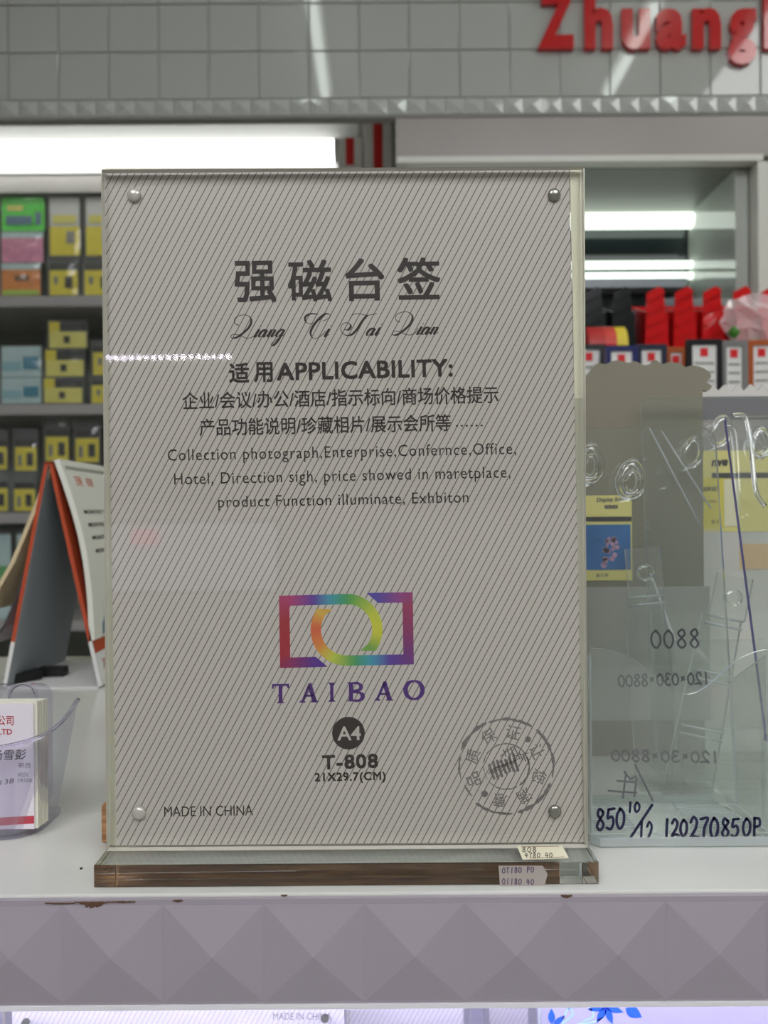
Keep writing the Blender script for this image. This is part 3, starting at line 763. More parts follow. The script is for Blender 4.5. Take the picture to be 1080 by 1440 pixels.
# logo
V = lambda x, y: A(360+x/3.857, 800+y/3.857)
def colpath(pts, stops):
    L = [0]
    for a, b in zip(pts, pts[1:]): L.append(L[-1]+math.hypot(b[0]-a[0], b[1]-a[1]))
    out = []
    for l in L:
        t = l/L[-1]
        for (t0, c0), (t1, c1) in zip(stops, stops[1:]):
            if t <= t1+1e-9:
                k = (t-t0)/(t1-t0); k = max(0, min(1, k)); out.append(tuple(a+(b-a)*k for a, b in zip(srgb(c0), srgb(c1)))); break
    return out
def dens(pts, step=14):
    out = []
    for a, b in zip(pts, pts[1:]):
        L = math.hypot(b[0]-a[0], b[1]-a[1]); out.append(a); m = 34.0
        n = max(1, int((L-2*m)/step))
        if L > 2*m: out += [(a[0]+(b[0]-a[0])*(m+(L-2*m)*i/n)/L, a[1]+(b[1]-a[1])*(m+(L-2*m)*i/n)/L) for i in range(n+1)]
    return out+[pts[-1]]
cx_, cy_, rr_ = 491, 330, 167
arc = [(cx_+rr_*math.cos(R(t)), cy_-rr_*math.sin(R(t))) for t in range(84, -37, -6)]
p1 = dens([(325, 505), (158, 509), (153, 173), (470, 164)])+arc
arc2 = [(cx_+rr_*math.cos(R(t)), cy_-rr_*math.sin(R(t))) for t in range(-96, -217, -6)]
p2 = dens([(663, 157), (822, 155), (828, 491), (510, 497)])+arc2
s1 = [(0, (78, 36, 140)), (.08, (120, 40, 110)), (.17, (160, 36, 56)), (.33, (156, 38, 50)), (.44, (170, 60, 110)), (.55, (84, 50, 150)), (.62, (60, 150, 176)), (.70, (56, 150, 74)), (.84, (190, 200, 62)), (.93, (200, 200, 60)), (1, (110, 160, 66))]
s2 = [(0, (76, 64, 160)), (.1, (140, 60, 130)), (.17, (150, 50, 90)), (.3, (130, 44, 100)), (.38, (110, 44, 120)), (.5, (80, 50, 150)), (.58, (60, 150, 180)), (.66, (60, 150, 80)), (.76, (190, 200, 70)), (.84, (212, 130, 60)), (.92, (206, 92, 60)), (1, (214, 180, 70))]
mb = MB(); cc = []
ribbon(mb, p1, 28, V, cols=colpath(p1, s1), colout=cc); ribbon(mb, p2, 28, V, cols=colpath(p2, s2), colout=cc)
# slanted cut ends
def tri(pts, col):
    poly(mb, pts, V); cc.extend([srgb(col)]*len(pts))
tri([(325, 477), (388, 531), (325, 533)], (78, 36, 140)); tri([(663, 185), (600, 131), (663, 129)], (76, 64, 160))
tri([(603, 411), (565, 443), (650, 445)], (110, 160, 66)); tri([(379, 249), (416, 218), (332, 216)], (206, 170, 70))
mb.build('logo', rainbow, sign, fix=False, cols=cc)
# gaps of the interlock: thin paper-coloured slits
mb = MB()
# brand word with serifs
cc = []
tb = mat('violet_print', (74, 34, 118), .5)
W = lambda x, y: A(360+x/3.857, 800+y/3.857)
def serif_T(x, y):     # x,y = lower centre, height 104
    poly(mb, [(x-46, y-104), (x+46, y-106), (x+47, y-80), (x+40, y-80), (x+33, y-94), (x+10, y-95), (x-10, y-95), (x-34, y-92), (x-40, y-78), (x-47, y-78)], W)
    poly(mb, [(x-10, y-97), (x+10, y-97), (x+10, y-9), (x-10, y-9)], W); poly(mb, [(x-10, y-12), (x+10, y-12), (x+24, y-1), (x-22, y)], W)
def serif_I(x, y):
    poly(mb, [(x-9, y-95), (x+9, y-95), (x+9, y-9), (x-9, y-9)], W); poly(mb, [(x-9, y-14), (x+9, y-14), (x+21, y-1), (x-20, y)], W); poly(mb, [(x-20, y-104), (x+21, y-105), (x+9, y-91), (x-9, y-91)], W)
def serif_A(x, y):
    poly(mb, [(x-3, y-104), (x+12, y-108), (x+42, y-8), (x+17, y-8), (x-6, y-84)], W); poly(mb, [(x-3, y-104), (x+6, y-86), (x-30, y-8), (x-42, y-8)], W)
    poly(mb, [(x-24, y-42), (x+24, y-43), (x+26, y-32), (x-26, y-31)], W); poly(mb, [(x-53, y), (x-46, y-11), (x-26, y-11), (x-17, y)], W); poly(mb, [(x+8, y-1), (x+18, y-12), (x+42, y-12), (x+54, y-1)], W)
def serif_B(x, y):
    poly(mb, [(x-50, y-104), (x-14, y-104), (x-14, y), (x-50, y), (x-37, y-9), (x-37, y-95)], W)
    ribbon(mb, smooth_path([(x-20, y-99), (x+14, y-98), (x+30, y-78), (x+14, y-61), (x-14, y-60)], 6), [5, 5, 6]+[7]*6+[10]*8+[7]*5+[5]*3, W)
    ribbon(mb, smooth_path([(x-14, y-49), (x+18, y-49), (x+39, y-29), (x+20, y-6), (x-20, y-5)], 6), [5, 5, 6]+[7]*6+[11]*8+[7]*5+[5]*3, W)
def serif_O(x, y):
    n = 40; pts = []; ws = []
    for i in range(n+1):
        t = 2*math.pi*i/n; pts.append((x+46*math.cos(t), y-54+49*math.sin(t))); ws.append(5+7.5*abs(math.cos(t)))
    ribbon(mb, pts, ws, W)
serif_T(133, 729); serif_A(288, 725); serif_I(411, 721); serif_B(541, 719); serif_A(694, 715); serif_O(857, 711)
mb.build('brand_lettering', tb, sign, fix=False)

# seal
mb = MB(); sx_, sy_ = 711.6, 1077.8
rg = random.Random(11)
def ring(r, a0, a1, w0, jit):
    n = max(4, int(abs(a1-a0)/4)); pts = []; ws = []
    for i in range(n+1):
        t = R(a0+(a1-a0)*i/n); q = r+rg.uniform(-jit, jit)*.6; pts.append((sx_+q*math.cos(t), sy_-q*math.sin(t))); ws.append(w0*rg.uniform(.45, 1.25)*(1 if 0 < i < n else .3))
    ribbon(mb, pts, ws, A)
ring(66.5, 56, 112, 2.2, .8); ring(67, 114, 160, 2.6, .8); ring(66, 166, 196, 1.6, 1); ring(64, 204, 222, 1.4, .8); ring(66.5, 230, 278, 2.0, .8); ring(66.5, 284, 340, 2.4, .8); ring(66.8, 346, 411, 2.0, .8)
ring(32, 28, 172, .9, .3); ring(31.5, 180, 215, .7, .3); ring(32, 222, 300, .9, .3); ring(32.5, 305, 385, 1.3, .3)
for ch, an in (('质', 163), ('保', 120), ('证', 78), ('让', 26), ('您', -17), ('满', -58), ('意', -100), ('品', -158)):
    vs, fs = text_mesh(ch, .006); bx = bbox(vs); mx_, my_ = (bx[0]+bx[1])/2, (bx[2]+bx[3])/2; sc_ = 19.5/(bx[3]-bx[2])
    t = R(an); ex = (math.sin(t), -math.cos(t)); ey = (math.cos(t), math.sin(t)); base = len(mb.v)
    for ox, oy in ((0, 0),):
        base = len(mb.v)
        for v in vs:
            a_ = (v.x-mx_)*sc_+ox; b_ = (v.y-my_)*sc_+49+oy
            mb.v.append(A(sx_+ex[0]*a_+ey[0]*b_, sy_-(ex[1]*a_+ey[1]*b_)))
        for f in fs: mb.f.append([base+i for i in f]); mb.m.append(0)
disc(mb, sx_+49*math.cos(R(51)), sy_-49*math.sin(R(51)), 4.4, A, 16); disc(mb, sx_+49*math.cos(R(-128)), sy_-49*math.sin(R(-128)), 4.8, A, 16)
for i in range(7):   # slanted scribble in the middle
    x = sx_-22+i*5.6; y = sy_+8-i*2.2; L = 22+4*math.sin(i*1.3)
    ribbon(mb, smooth_path([(x-2, y-L*.55), (x+1, y-2), (x+6, y+L*.5)], 5), [.4]+[1.9]*9+[.4], A)
    ribbon(mb, smooth_path([(x-3, y+3), (x+2, y-3), (x+8, y-7)], 5), .6, A)
for i in range(4):
    ribbon(mb, [(sx_+14+i*4.5, sy_-22+i*2), (sx_+20+i*4, sy_-10+i*1.5)], .8, A); ribbon(mb, [(sx_-4+i*5, sy_-24-i*1.5), (sx_+i*5, sy_-14-i*2)], .9, A)
ribbon(mb, [(sx_+12, sy_-15), (sx_+32, sy_-19)], .6, A); ribbon(mb, [(sx_-8, sy_-14), (sx_+10, sy_-28)], .7, A)
mb.build('seal_print', seal_ink, sign, fix=False)

# acrylic base slab
BX0, BX1, BY0, BY1, BZ = P(132, 1232, .327).x, P(842, 1232, .327).x, .3268, .3705, .0098
MB().box(BX0, BX1, BY0, BY1, .0003, BZ).build('base_slab', mat('base_acrylic', (250, 253, 250), 0.0, trans=1, ior=1.49), sign, bevel=.0003)
# price label lying on the slab
paperl = mat('label_paper', (226, 222, 196), .6)
def B(px, py, z=BZ+.0003):            # picture point onto the horizontal plane z
    u = (px-540)/F; v = (720-py)/F; c, s = math.cos(ROLL), math.sin(ROLL); uw = u*c+v*s; vw = -u*s+v*c
    y = (z-CAMZ)/vw; return Vector((uw*y, y, z))
lab = thing('price_label', 'small cream paper price label lying on the clear sign base', 'label', B(764, 1200))
mb = MB(); c4 = [B(727, 1189.5), B(790, 1188.5), B(800, 1206.5), B(735, 1208.5)]
mb.add(c4+[v-Vector((0, 0, .0002)) for v in c4], [(0, 1, 2, 3), (7, 6, 5, 4), (0, 4, 5, 1), (1, 5, 6, 2), (2, 6, 7, 3), (3, 7, 4, 0)]); mb.build('label_paper', paperl, lab)
Bl = lambda x, y: B(x, y, BZ+.00036)
mb = MB(); hand(mb, '808', 734, 756, 1198, 7, .55, Bl, slope=.02); hand(mb, '4780.40', 738, 778, 1206, 7, .55, Bl); mb.build('handwriting', ink, lab, fix=False)
mb = MB(); ribbon(mb, [(733, 1190.8), (786, 1190)], .35, Bl); ribbon(mb, [(745, 1206.8), (794, 1205)], .3, Bl); mb.build('rule_line', mat('brown_rule', (120, 70, 60), .6), lab, fix=False)
lab_refl = thing('price_label', 'reflection of the price label, put as a greyish sheet on the base front', 'label', P(736, 1245, BY0-.0004))  # mirror image of the label above, put in as a flat sheet
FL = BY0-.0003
mb = MB(); pl = [(P(x, y, FL).x, P(x, y, FL).z) for x, y in ((701, 1217.5), (763, 1217.5), (770, 1229), (766, 1245), (703, 1245))]; mb.prism(pl, FL-.0001, FL+.0001); mb.build('label_paper', mat('label_reflection', (168, 160, 152), .6), lab_refl)
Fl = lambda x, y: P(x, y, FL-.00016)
mb = MB(); hand(mb, 'OT180 P0', 706, 752, 1228, 8, .6, Fl, slope=-.03); hand(mb, 'O1180 40', 706, 752, 1243, 8, .6, Fl, slope=.03); mb.build('handwriting', mat('reflected_pen', (70, 50, 90), .5), lab_refl, fix=False)

# ================================================================== DESK CALENDAR
KY = .70
cal = thing('desk_calendar', 'open A-frame desk calendar with orange edges and white pages', 'calendar', (-.30, .78, 0.0))
LEN = .13
apx = P(68, 651, KY); lf = P(9, 968, KY); rf = P(138, 968, KY)
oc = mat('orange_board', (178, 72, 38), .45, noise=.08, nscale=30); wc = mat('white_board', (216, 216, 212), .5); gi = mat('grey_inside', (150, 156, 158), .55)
redm = mat('dark_red_cover', (170, 30, 20), .4, noise=.15, nscale=30)
def lerp(a, b, t): return (a[0]+(b[0]-a[0])*t, a[1]+(b[1]-a[1])*t)
az, lz, rz_ = (apx.x, apx.z), (lf.x, .002), (rf.x, .002)
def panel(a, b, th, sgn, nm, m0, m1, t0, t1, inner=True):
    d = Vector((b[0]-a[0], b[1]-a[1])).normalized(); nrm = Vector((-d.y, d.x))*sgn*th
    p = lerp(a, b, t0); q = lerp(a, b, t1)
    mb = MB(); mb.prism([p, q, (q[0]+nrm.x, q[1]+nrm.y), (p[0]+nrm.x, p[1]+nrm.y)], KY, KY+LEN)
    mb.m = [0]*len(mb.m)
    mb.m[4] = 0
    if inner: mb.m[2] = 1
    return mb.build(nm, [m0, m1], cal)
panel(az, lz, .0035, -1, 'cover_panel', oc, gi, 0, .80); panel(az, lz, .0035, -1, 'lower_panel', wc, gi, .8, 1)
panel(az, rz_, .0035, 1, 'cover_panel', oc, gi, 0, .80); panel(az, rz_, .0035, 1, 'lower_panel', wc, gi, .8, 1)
MB().box(lf.x, rf.x, KY, KY+LEN, 0.0002, .0018).build('bottom_board', wc, cal)
# page block curving off the right panel
def bow(t, off):     # point down the right panel with outward bow
    p = lerp((az[0]+.004, az[1]+.002), lerp(az, rz_, .80), t)
    k = off+.0085*math.sin(math.pi*min(1, t*1.0))**1.0
    return (p[0]+k*.96, p[1]+k*.25)
n = 14
poly_ = [bow(i/n, .001) for i in range(n+1)]+[bow(i/n, .006) for i in range(n, -1, -1)]
mb = MB()
rows = [[(bow(i/n, .006)[0], y, bow(i/n, .006)[1]) for i in range(n+1)] for y in (KY, KY+LEN)]
rows_in = [[(bow(i/n, .001)[0], y, bow(i/n, .001)[1]) for i in range(n+1)] for y in (KY, KY+LEN)]
mb.grid(rows); mb.grid(rows_in); mb.grid([rows[0], rows_in[0]]); mb.grid([rows[1], rows_in[1]]); mb.grid([[rows[0][-1], rows_in[0][-1]], [rows[1][-1], rows_in[1][-1]]]); mb.grid([[rows[0][0], rows_in[0][0]], [rows[1][0], rows_in[1][0]]])
mb.build('page_block', mat('page_cream', (216, 216, 204), .55), cal, smooth=False)
# red cover strip and lower logo on the right panel
def onpage(u, t, off=.0063):       # u = depth from the near edge, t = down
    p = bow(t, off); return Vector((p[0], KY+u, p[1]))
def onlow(u, t, off=.0041):
    d = Vector((rz_[0]-az[0], rz_[1]-az[1])).normalized(); p = lerp(az, rz_, t); return Vector((p[0]-d.y*off, KY+u, p[1]+d.x*off))
mb = MB(); mb.grid([[onlow(0, .8), onlow(LEN, .8)], [onlow(0, .855), onlow(LEN, .855)]]); mb.build('red_band', oc, cal)
def text_on(fn, s, u0, u1, t0, t1, bold, m_, nm='lettering'):
    vs, fs = text_mesh(s, bold); bx = bbox(vs); mb = MB()
    for v in vs:
        a_ = (v.x-bx[0])/(bx[1]-bx[0]); b_ = (v.y-bx[2])/(bx[3]-bx[2]); mb.v.append(fn(u0+(u1-u0)*a_, t1+(t0-t1)*b_))
    for f in fs: mb.f.append(list(f)); mb.m.append(0)
    return mb.build(nm, m_, cal, fix=False)
opr = mat('orange_print', (206, 96, 60), .5)
text_on(onpage, '万利', .018, .034, .09, .15, .02, opr); text_on(onpage, '日历', .046, .062, .10, .15, .01, opr)
for i in range(4): text_on(onpage, 'MONTHLY PLAN', .016+.002*i, .09, .29+.075*i, .315+.075*i, .02, ink)
text_on(onlow, '万利', .012, .03, .89, .94, .02, oc)
mb = MB(); mb.grid([[onpage(.02+.05*i/8, .93-.16*math.sin(math.pi/2*i/8)) for i in range(9)], [onpage(.02+.05*i/8, .985) for i in range(9)]]); mb.build('blue_picture', mat('blue_grey_picture', (110, 136, 150), .5), cal)
mb = MB()
for i in range(24):
    u = .008+i*.005; p4 = [onpage(u, .035), onpage(u+.0022, .035), onpage(u+.0022, .058), onpage(u, .058)]; mb.add(p4, [(0, 1, 2, 3)])
mb.build('punched_holes', ink, cal, fix=False)
# wire spiral
sm = mat('spiral_wire', (150, 150, 146), .3, metal=.9)
for i in range(22):
    u = .012+i*.0054
    if u > LEN: break
    pts = [(apx.x+.002+.007*math.cos(t), KY+u, apx.z-.003+.0065*math.sin(t)) for t in [2*math.pi*j/10 for j in range(10)]]
    MB().tube(pts, .0006, 5, closed=True).build('spiral_ring', sm, cal, smooth=True)
MB().box(apx.x-.0035, apx.x+.0035, KY, KY+LEN, apx.z-.001, apx.z+.0012).build('top_fold', oc, cal)
# flipped pages curving out to the left
n = 12
fl = [(68, 652), (52, 700), (34, 745), (15, 790), (-8, 830), (-30, 860)]
fp = [P(x, y, KY+.004) for x, y in fl]
mb = MB(); prof = [(p.x, p.z) for p in fp]; prof2 = [(p.x+.0035, p.z-.001) for p in fp]
mb.grid([[(x, KY+.004, z) for x, z in prof], [(x, KY+LEN, z) for x, z in prof]]); mb.grid([[(x, KY+.004, z) for x, z in prof2], [(x, KY+LEN, z) for x, z in prof2]]); mb.grid([[(x, KY+.004, z) for x, z in prof], [(x, KY+.004, z) for x, z in prof2]])
mb.build('turned_pages', mat('page_tan', (206, 188, 150), .55), cal)
fl = [(66, 660), (50, 740), (38, 790), (22, 840), (4, 880), (-14, 905)]
fp = [P(x, y, KY+.008) for x, y in fl]
mb = MB(); mb.grid([[(p.x, KY+.008, p.z) for p in fp], [(p.x, KY+LEN, p.z) for p in fp]]); mb.grid([[(p.x+.002, KY+.008, p.z-.001) for p in fp], [(p.x+.002, KY+LEN, p.z-.001) for p in fp]])
mb.build('turned_pages', mat('page_grey', (170, 168, 172), .55), cal)
# black clips inside
def clip(px, py, a_, lb, g='black clips in the calendar'):
    q = B(px, py, .002); t = thing('black_clip', lb, 'clip', q, g)
    def rt(x, y, z): c, s = math.cos(a_), math.sin(a_); return (q.x+x*c-y*s, q.y+x*s+y*c, .002+z)
    bk = mat('matte_black', (14, 14, 16), .5)
    mb = MB(); mb.prism([(-.013, 0), (.011, 0), (.013, .003), (.012, .0085), (-.013, .0085)], -.006, .006, fn=lambda x, z, y: rt(x, y, z)); mb.build('clip_body', bk, t)
    mb = MB(); mb.prism([(-.020, .001), (-.013, .001), (-.013, .007), (-.020, .007)], -.004, .004, fn=lambda x, z, y: rt(x, y, z)); mb.build('clip_arm', bk, t)
clip(75, 950, .05, 'black plastic clip inside the calendar, nearer its right side'); clip(38, 957, .9, 'black plastic clip inside the calendar, at its left side')

# ================================================================== BUSINESS CARD HOLDER
HYc = .362
hold = thing('card_holder', 'clear plastic business card holder at the left photo edge', 'card holder', (-.19, .39, .0003))
# tall back plate
bx1 = P(72, 1040, .405).x
def rrect(x0, x1, z0, z1, r, n=6):
    out = []
    for cx, cz, a0 in ((x1-r, z0+r, -90), (x1-r, z1-r, 0), (x0+r, z1-r, 90), (x0+r, z0+r, 180)):
        for i in range(n+1):
            t = R(a0+90*i/n); out.append((cx+r*math.cos(t), cz+r*math.sin(t)))
    return out
zt_ = P(30, 962, .405).z
MB().prism(rrect(bx1-.086, bx1, .006, zt_, .006), .404, .407).build('back_plate', lilac_clear, hold)
# pocket: curved wall swept between bottom and slanted rim
def pocket(u, v):
    # u 0..1 around from back-left to back-right through the front ; v 0..1 bottom to rim
    ang = math.pi*(1+u)     # front half of a rounded rectangle
    fx = math.copysign(abs(math.cos(ang))**.5, math.cos(ang)); fy = -abs(math.sin(ang))**.5
    return fx, fy
cxm = bx1-.036; rows = []; rowsin = []
for iv in range(9):
    v = iv/8; row = []; ri = []
    for iu in range(33):
        fx, fy = pocket(iu/32, v)
        hw = .040+.0115*v; dp = .029+.006*v
        rimz = .0455+.0125*(fy+1)+.004*fx          # rim dips at the front, rises at the sides
        z = .003+(rimz-.003)*v
        row.append((cxm+fx*hw, .402+fy*dp, z)); ri.append((cxm+fx*(hw-.0016), .402+fy*(dp-.0016), z))
    rows.append(row); rowsin.append(ri)
mb = MB(); mb.grid(rows); mb.grid(rowsin); mb.grid([rows[-1], rowsin[-1]]); mb.grid([rows[0], rowsin[0]])
mb.grid([[r[0] for r in rows], [r[0] for r in rowsin]]); mb.grid([[r[-1] for r in rows], [r[-1] for r in rowsin]])
mb.build('pocket', lilac_clear, hold, smooth=True)
rim = [(x, y, z) for x, y, z in rows[-1]]
MB().tube(rim, .0011, 8).build('rim', lilac_solid, hold, smooth=True)
base = [(x, y, 0.0) for x, y, z in rows[0]]
bpoly = [(x, y) for x, y, z in rows[0]]+[(cxm+.040, .408), (cxm-.040, .408)]
mb = MB(); mb.prism(bpoly, .0003, .0045, axis='z'); mb.build('foot', lilac_clear, hold, bevel=.0008)
c0 = P(32, 978, .4035)
MB().tube([(c0.x+.007*math.cos(t), .4035, c0.z+.006*math.sin(t)) for t in [2*math.pi*j/16 for j in range(16)]], .0009, 8, closed=True).build('hook_ring', lilac_solid, hold, smooth=True)
# stack of cards (the front one carries the print)
fxr = P(52, 1070, .378).x; zt2 = P(30, 987, .378).z; zb2 = P(30, 1165, .378).z
cg = 'business cards in the holder'
for i in range(6):
    yy = .378+i*.0017+.0002
    o = MB().box(fxr-.09+rg.uniform(-.0004, .0004)+i*.0001, fxr+rg.uniform(-.0003, .0003)+i*.00018, yy, yy+.0013, zb2, zt2+rg.uniform(-.0004, .0004)-i*.0001).build('business_card', mat('card_cream', (222, 220, 204), .5))
    tag(o, 'cream business card standing behind the printed front card in the clear holder', 'card', cg)
fc = thing('business_card', 'printed white business card at the front of the clear holder, red band below', 'card', (fxr-.045, .3775, zb2), cg)
MB().box(fxr-.09, fxr-.0012, .3772, .3779, zb2, zt2-.0008).build('card_sheet', mat('card_white', (226, 220, 226), .5), fc)
K = lambda x, y: P(x, y, .37712)
mb = MB(); put_text(mb, '公司', -4, 19, 1020, 1020, 13, K, ref='司', bold=.012); put_text(mb, 'CO., LTD', -28, 17, 1033, 1033, 8, K, bold=.02); mb.build('lettering', mat('red_print', (170, 40, 36), .5), fc, fix=False)
mb = MB(); put_text(mb, '杨雪彭', -13, 36, 1070, 1068, 14.5, K, ref='雪', bold=.01, shear=.15); put_text(mb, '138', 0, 19, 1104, 1101, 7, K, shear=.3); put_text(mb, '职员', 26, 43, 1080, 1080, 7, K, ref='国')
put_text(mb, 'HELEN', 25, 39, 1092, 1092, 5.5, K); put_text(mb, '578 DESK', 25, 46, 1100, 1100, 5, K); mb.build('lettering', ink, fc, fix=False)
mb = MB(); poly(mb, [(-60, 1153), (48, 1147), (48, 1158), (-60, 1165)], K); mb.build('red_band', mat('band_red', (186, 62, 78), .5), fc, fix=False)

# ================================================================== CLEAR STANDS ON THE RIGHT
def egg(c, rx, rz, n=22, tilt=0):
    out = []
    for i in range(n):
        t = 2*math.pi*i/n; x = rx*math.cos(t)*(1-.18*math.sin(t)); z = rz*math.sin(t)
        out.append((x*math.cos(tilt)-z*math.sin(tilt), x*math.sin(tilt)+z*math.cos(tilt)))
    return [(c.x+a, c.y, c.z+b) for a, b in out]
def leaner(x0, x1, z0, z1, yb, yt, th, r, nm, par, rim=acrylic_edge, only_top=True):
    """plate leaning back from depth yb at z0 to yt at z1"""
    pl = []
    for cx, cz, a0, rr in ((x1, z0, -90, 0), (x1-r, z1-r, 0, r), (x0+r, z1-r, 90, r), (x0, z0, 180, 0)):
        if rr == 0: pl.append((cx, cz)); continue
        for i in range(7):
            t = R(a0+15*i); pl.append((cx+rr*math.cos(t), cz+rr*math.sin(t)))
    k = (yt-yb)/(z1-z0)
    mb = MB(); mb.prism(pl, 0, th, rim=1, fn=lambda x, z, t: (x, yb+(z-z0)*k+t, z))
    return mb.build(nm, [acrylic, rim], par)
# --- A: leaflet holder in front
Ah = thing('leaflet_holder', 'clear leaflet holder beside the sign with navy handwritten prices', 'leaflet holder', (.14, .39, .0003), 'clear leaflet holders')
ax0, ax1 = .0966, .1835
base = [(ax0+.004, .362), (ax1-.001, .362), (ax1, .364), (ax1, .4165), (ax0, .4165), (ax0, .366)]
MB().prism(base, .0003, .0052, axis='z', rim=1).build('base', [acrylic, acrylic_edge], Ah, bevel=.0006)
leaner(ax0, ax1, .0053, P(900, 601, .425).z, .4005, .425, .0022, .009, 'back_plate', Ah)
ft = []
for i in range(25):
    px = 828+(1080-828)*i/24*1.02; py = 910+66*math.exp(-((px-965)/62.0)**2)
    ft.append((px, py))
fpts = [(P(x, y, .3665).x, P(x, y, .3665).z) for x, y in ft if P(x, y, .3665).x < ax1-.0005]
front = [(ax1-.0005, .0053)]+[(ax1-.0005, fpts[-1][1])]+fpts[::-1]+[(ax0+.0005, fpts[0][1]), (ax0+.0005, .0053)]
MB().prism(front, .3650, .3665, rim=1).build('front_plate', [acrylic, acrylic_edge], Ah)
for xx in (ax0+.0003, ax1-.0018):
    MB().prism([(.3667, .0053), (.4003, .0053), (.4075, .068), (.3667, .090)], xx, xx+.0014, axis='x', rim=1).build('side_plate', [acrylic, acrylic_edge], Ah)
for px, py, tl_ in ((887, 674, -.15), (829, 652, -.15)):
    c = P(px, py, .4165+(.0)); 
    MB().tube(egg(c, 17*.416/F, 25*.416/F, tilt=tl_), .0019, 8, closed=True).build('hanging_eyelet', acrylic_solid, Ah, smooth=True)
    MB().tube(egg(c+Vector((.0005, 0, -.001)), 9*.416/F, 15*.416/F, tilt=tl_), .0013, 8, closed=True).build('hanging_eyelet', acrylic_solid, Ah, smooth=True)
# ribbed insets on the base
for k in range(14):
    z = .0056; yy = .372+k*.0029
    MB().box(ax0+.004+k*.0004, ax0+.024+k*.0001, yy, yy+.0009, .0053, .0060).build('rib', acrylic_edge, Ah)
for k in range(14):
    yy = .372+k*.0029
    MB().box(ax1-.034, ax1-.006-k*.0004, yy, yy+.0009, .0053, .0060).build('rib', acrylic_edge, Ah)
# handwriting on the front plate and mirrored on the back plate
Fh = lambda x, y: P(x, y, .36485)
mb = MB(); hand(mb, '850', 838, 880, 1168, 30, 1.9, Fh, slope=-.06, fill=.95); hand(mb, '10', 882, 902, 1142, 14, 1.6, Fh); hand(mb, '/', 876, 917, 1182, 40, 1.9, Fh, fill=1); hand(mb, '12', 897, 921, 1182, 26, 1.7, Fh)
hand(mb, '120', 932, 968, 1176, 24, 1.9, Fh, fill=.95); hand(mb, '270', 970, 1012, 1179, 30, 2.0, Fh, fill=.95); hand(mb, '85', 1014, 1041, 1177, 26, 1.9, Fh, fill=.95)
mb.build('handwriting', marker, Ah, fix=False)
kA = (.425-.4005)/(P(900, 601, .425).z-.0053)
def Bk(x, y):
    # picture point onto the back of the leaning plate
    u = (x-540)/F; v = (720-y)/F; c, s = math.cos(ROLL), math.sin(ROLL); uw = u*c+v*s; vw = -u*s+v*c
    yy = (.4005+.0024+(CAMZ-.0053)*kA)/(1-vw*kA); return Vector((uw*yy, yy, CAMZ+vw*yy))
mb = MB(); hand(mb, '8800', 912, 984, 912, 26, 1.5, Bk, mirror=True, fill=.9, slope=-.02); hand(mb, '120*030*8800', 868, 998, 966, 17, 1.3, Bk, mirror=True, slope=-.03, fill=.95)
hand(mb, '120*30*8800', 858, 1012, 1070, 16, 1.4, Bk, mirror=True, slope=.02, fill=.95)
mb.build('handwriting', marker_grey, Ah, fix=False)
mb = MB()
for st in ([(893, 1075), (918, 1126)], [(868, 1098), (895, 1100)], [(880, 1090), (876, 1122)], [(856, 1112), (895, 1115)], [(895, 1095), (892, 1120)], [(878, 1085), (886, 1096), (894, 1092)]):
    ribbon(mb, st, 1.4, Bk, roundcap=True)
mb.build('handwriting', marker, Ah, fix=False)
# slanted double braces behind the plate
def brace(p, q, y0, y1, r, par):
    MB().tube([P(p[0], p[1], y0), P(q[0], q[1], y1)], r, 6).build('brace', acrylic_edge, par, smooth=True)

# --- B: taller holder behind
Bh = thing('leaflet_holder', 'taller clear leaflet holder standing behind the handwritten one', 'leaflet holder', (.2, .47, .0003), 'clear leaflet holders')
bx0, bx1_ = P(911, 600, .475).x, P(911, 600, .475).x+.088
leaner(bx0, bx1_, .0053, P(950, 560, .487).z, .468, .487, .0022, .004, 'back_plate', Bh)
MB().box(bx0, bx1_, .436, .4895, .0003, .0052).build('base', acrylic, Bh, bevel=.0006)
MB().box(bx0+.001, bx1_-.001, .4365, .438, .0053, .085).build('front_plate', [acrylic], Bh)
MB().prism([(.4382, .0053), (.4675, .0053), (.477, .12), (.4382, .085)], bx0+.001, bx0+.0025, axis='x', rim=1).build('side_plate', [acrylic, acrylic_edge], Bh)
for px, py in ((973, 636), (1013, 606)):
    c = P(px, py, .479); MB().tube(egg(c, 12*.479/F, 20*.479/F, tilt=-.3), .0019, 8, closed=True).build('hanging_eyelet', acrylic_solid, Bh, smooth=True)
brace((913, 602), (984, 737), .479, .470, .0005, Bh); brace((930, 606), (1000, 715), .479, .470, .0005, Bh)

# --- C: nearer holder on the right edge with violet cut edge
Ch = thing('easel_stand', 'clear easel stand with violet cut edge at the right photo edge', 'stand', (.22, .40, .0003))
ex0 = .1855
cz1 = P(1021, 585, .417).z
leaner(ex0, ex0+.075, .050, cz1, .3745, .417, .0028, .003, 'back_plate', Ch, rim=violet_edge)
MB().prism([(.352, .046), (.3772, .046), (.3772, .0495), (.3545, .0495), (.3545, .058), (.352, .058)], ex0, ex0+.075, axis='x', rim=1).build('front_lip', [violet_edge, acrylic], Ch)
MB().prism([(.377, .0005), (.380, .0005), (.3805, .046), (.3775, .046)], ex0, ex0+.075, axis='x', rim=0).build('foot_plate', [acrylic], Ch)
MB().box(ex0, ex0+.075, .362, .43, .0003, .003).build('base', acrylic, Ch)
c = P(1070, 622, .41); MB().tube(egg(c, 12*.41/F, 18*.41/F), .0018, 8, closed=True).build('hanging_eyelet', acrylic_solid, Ch, smooth=True)
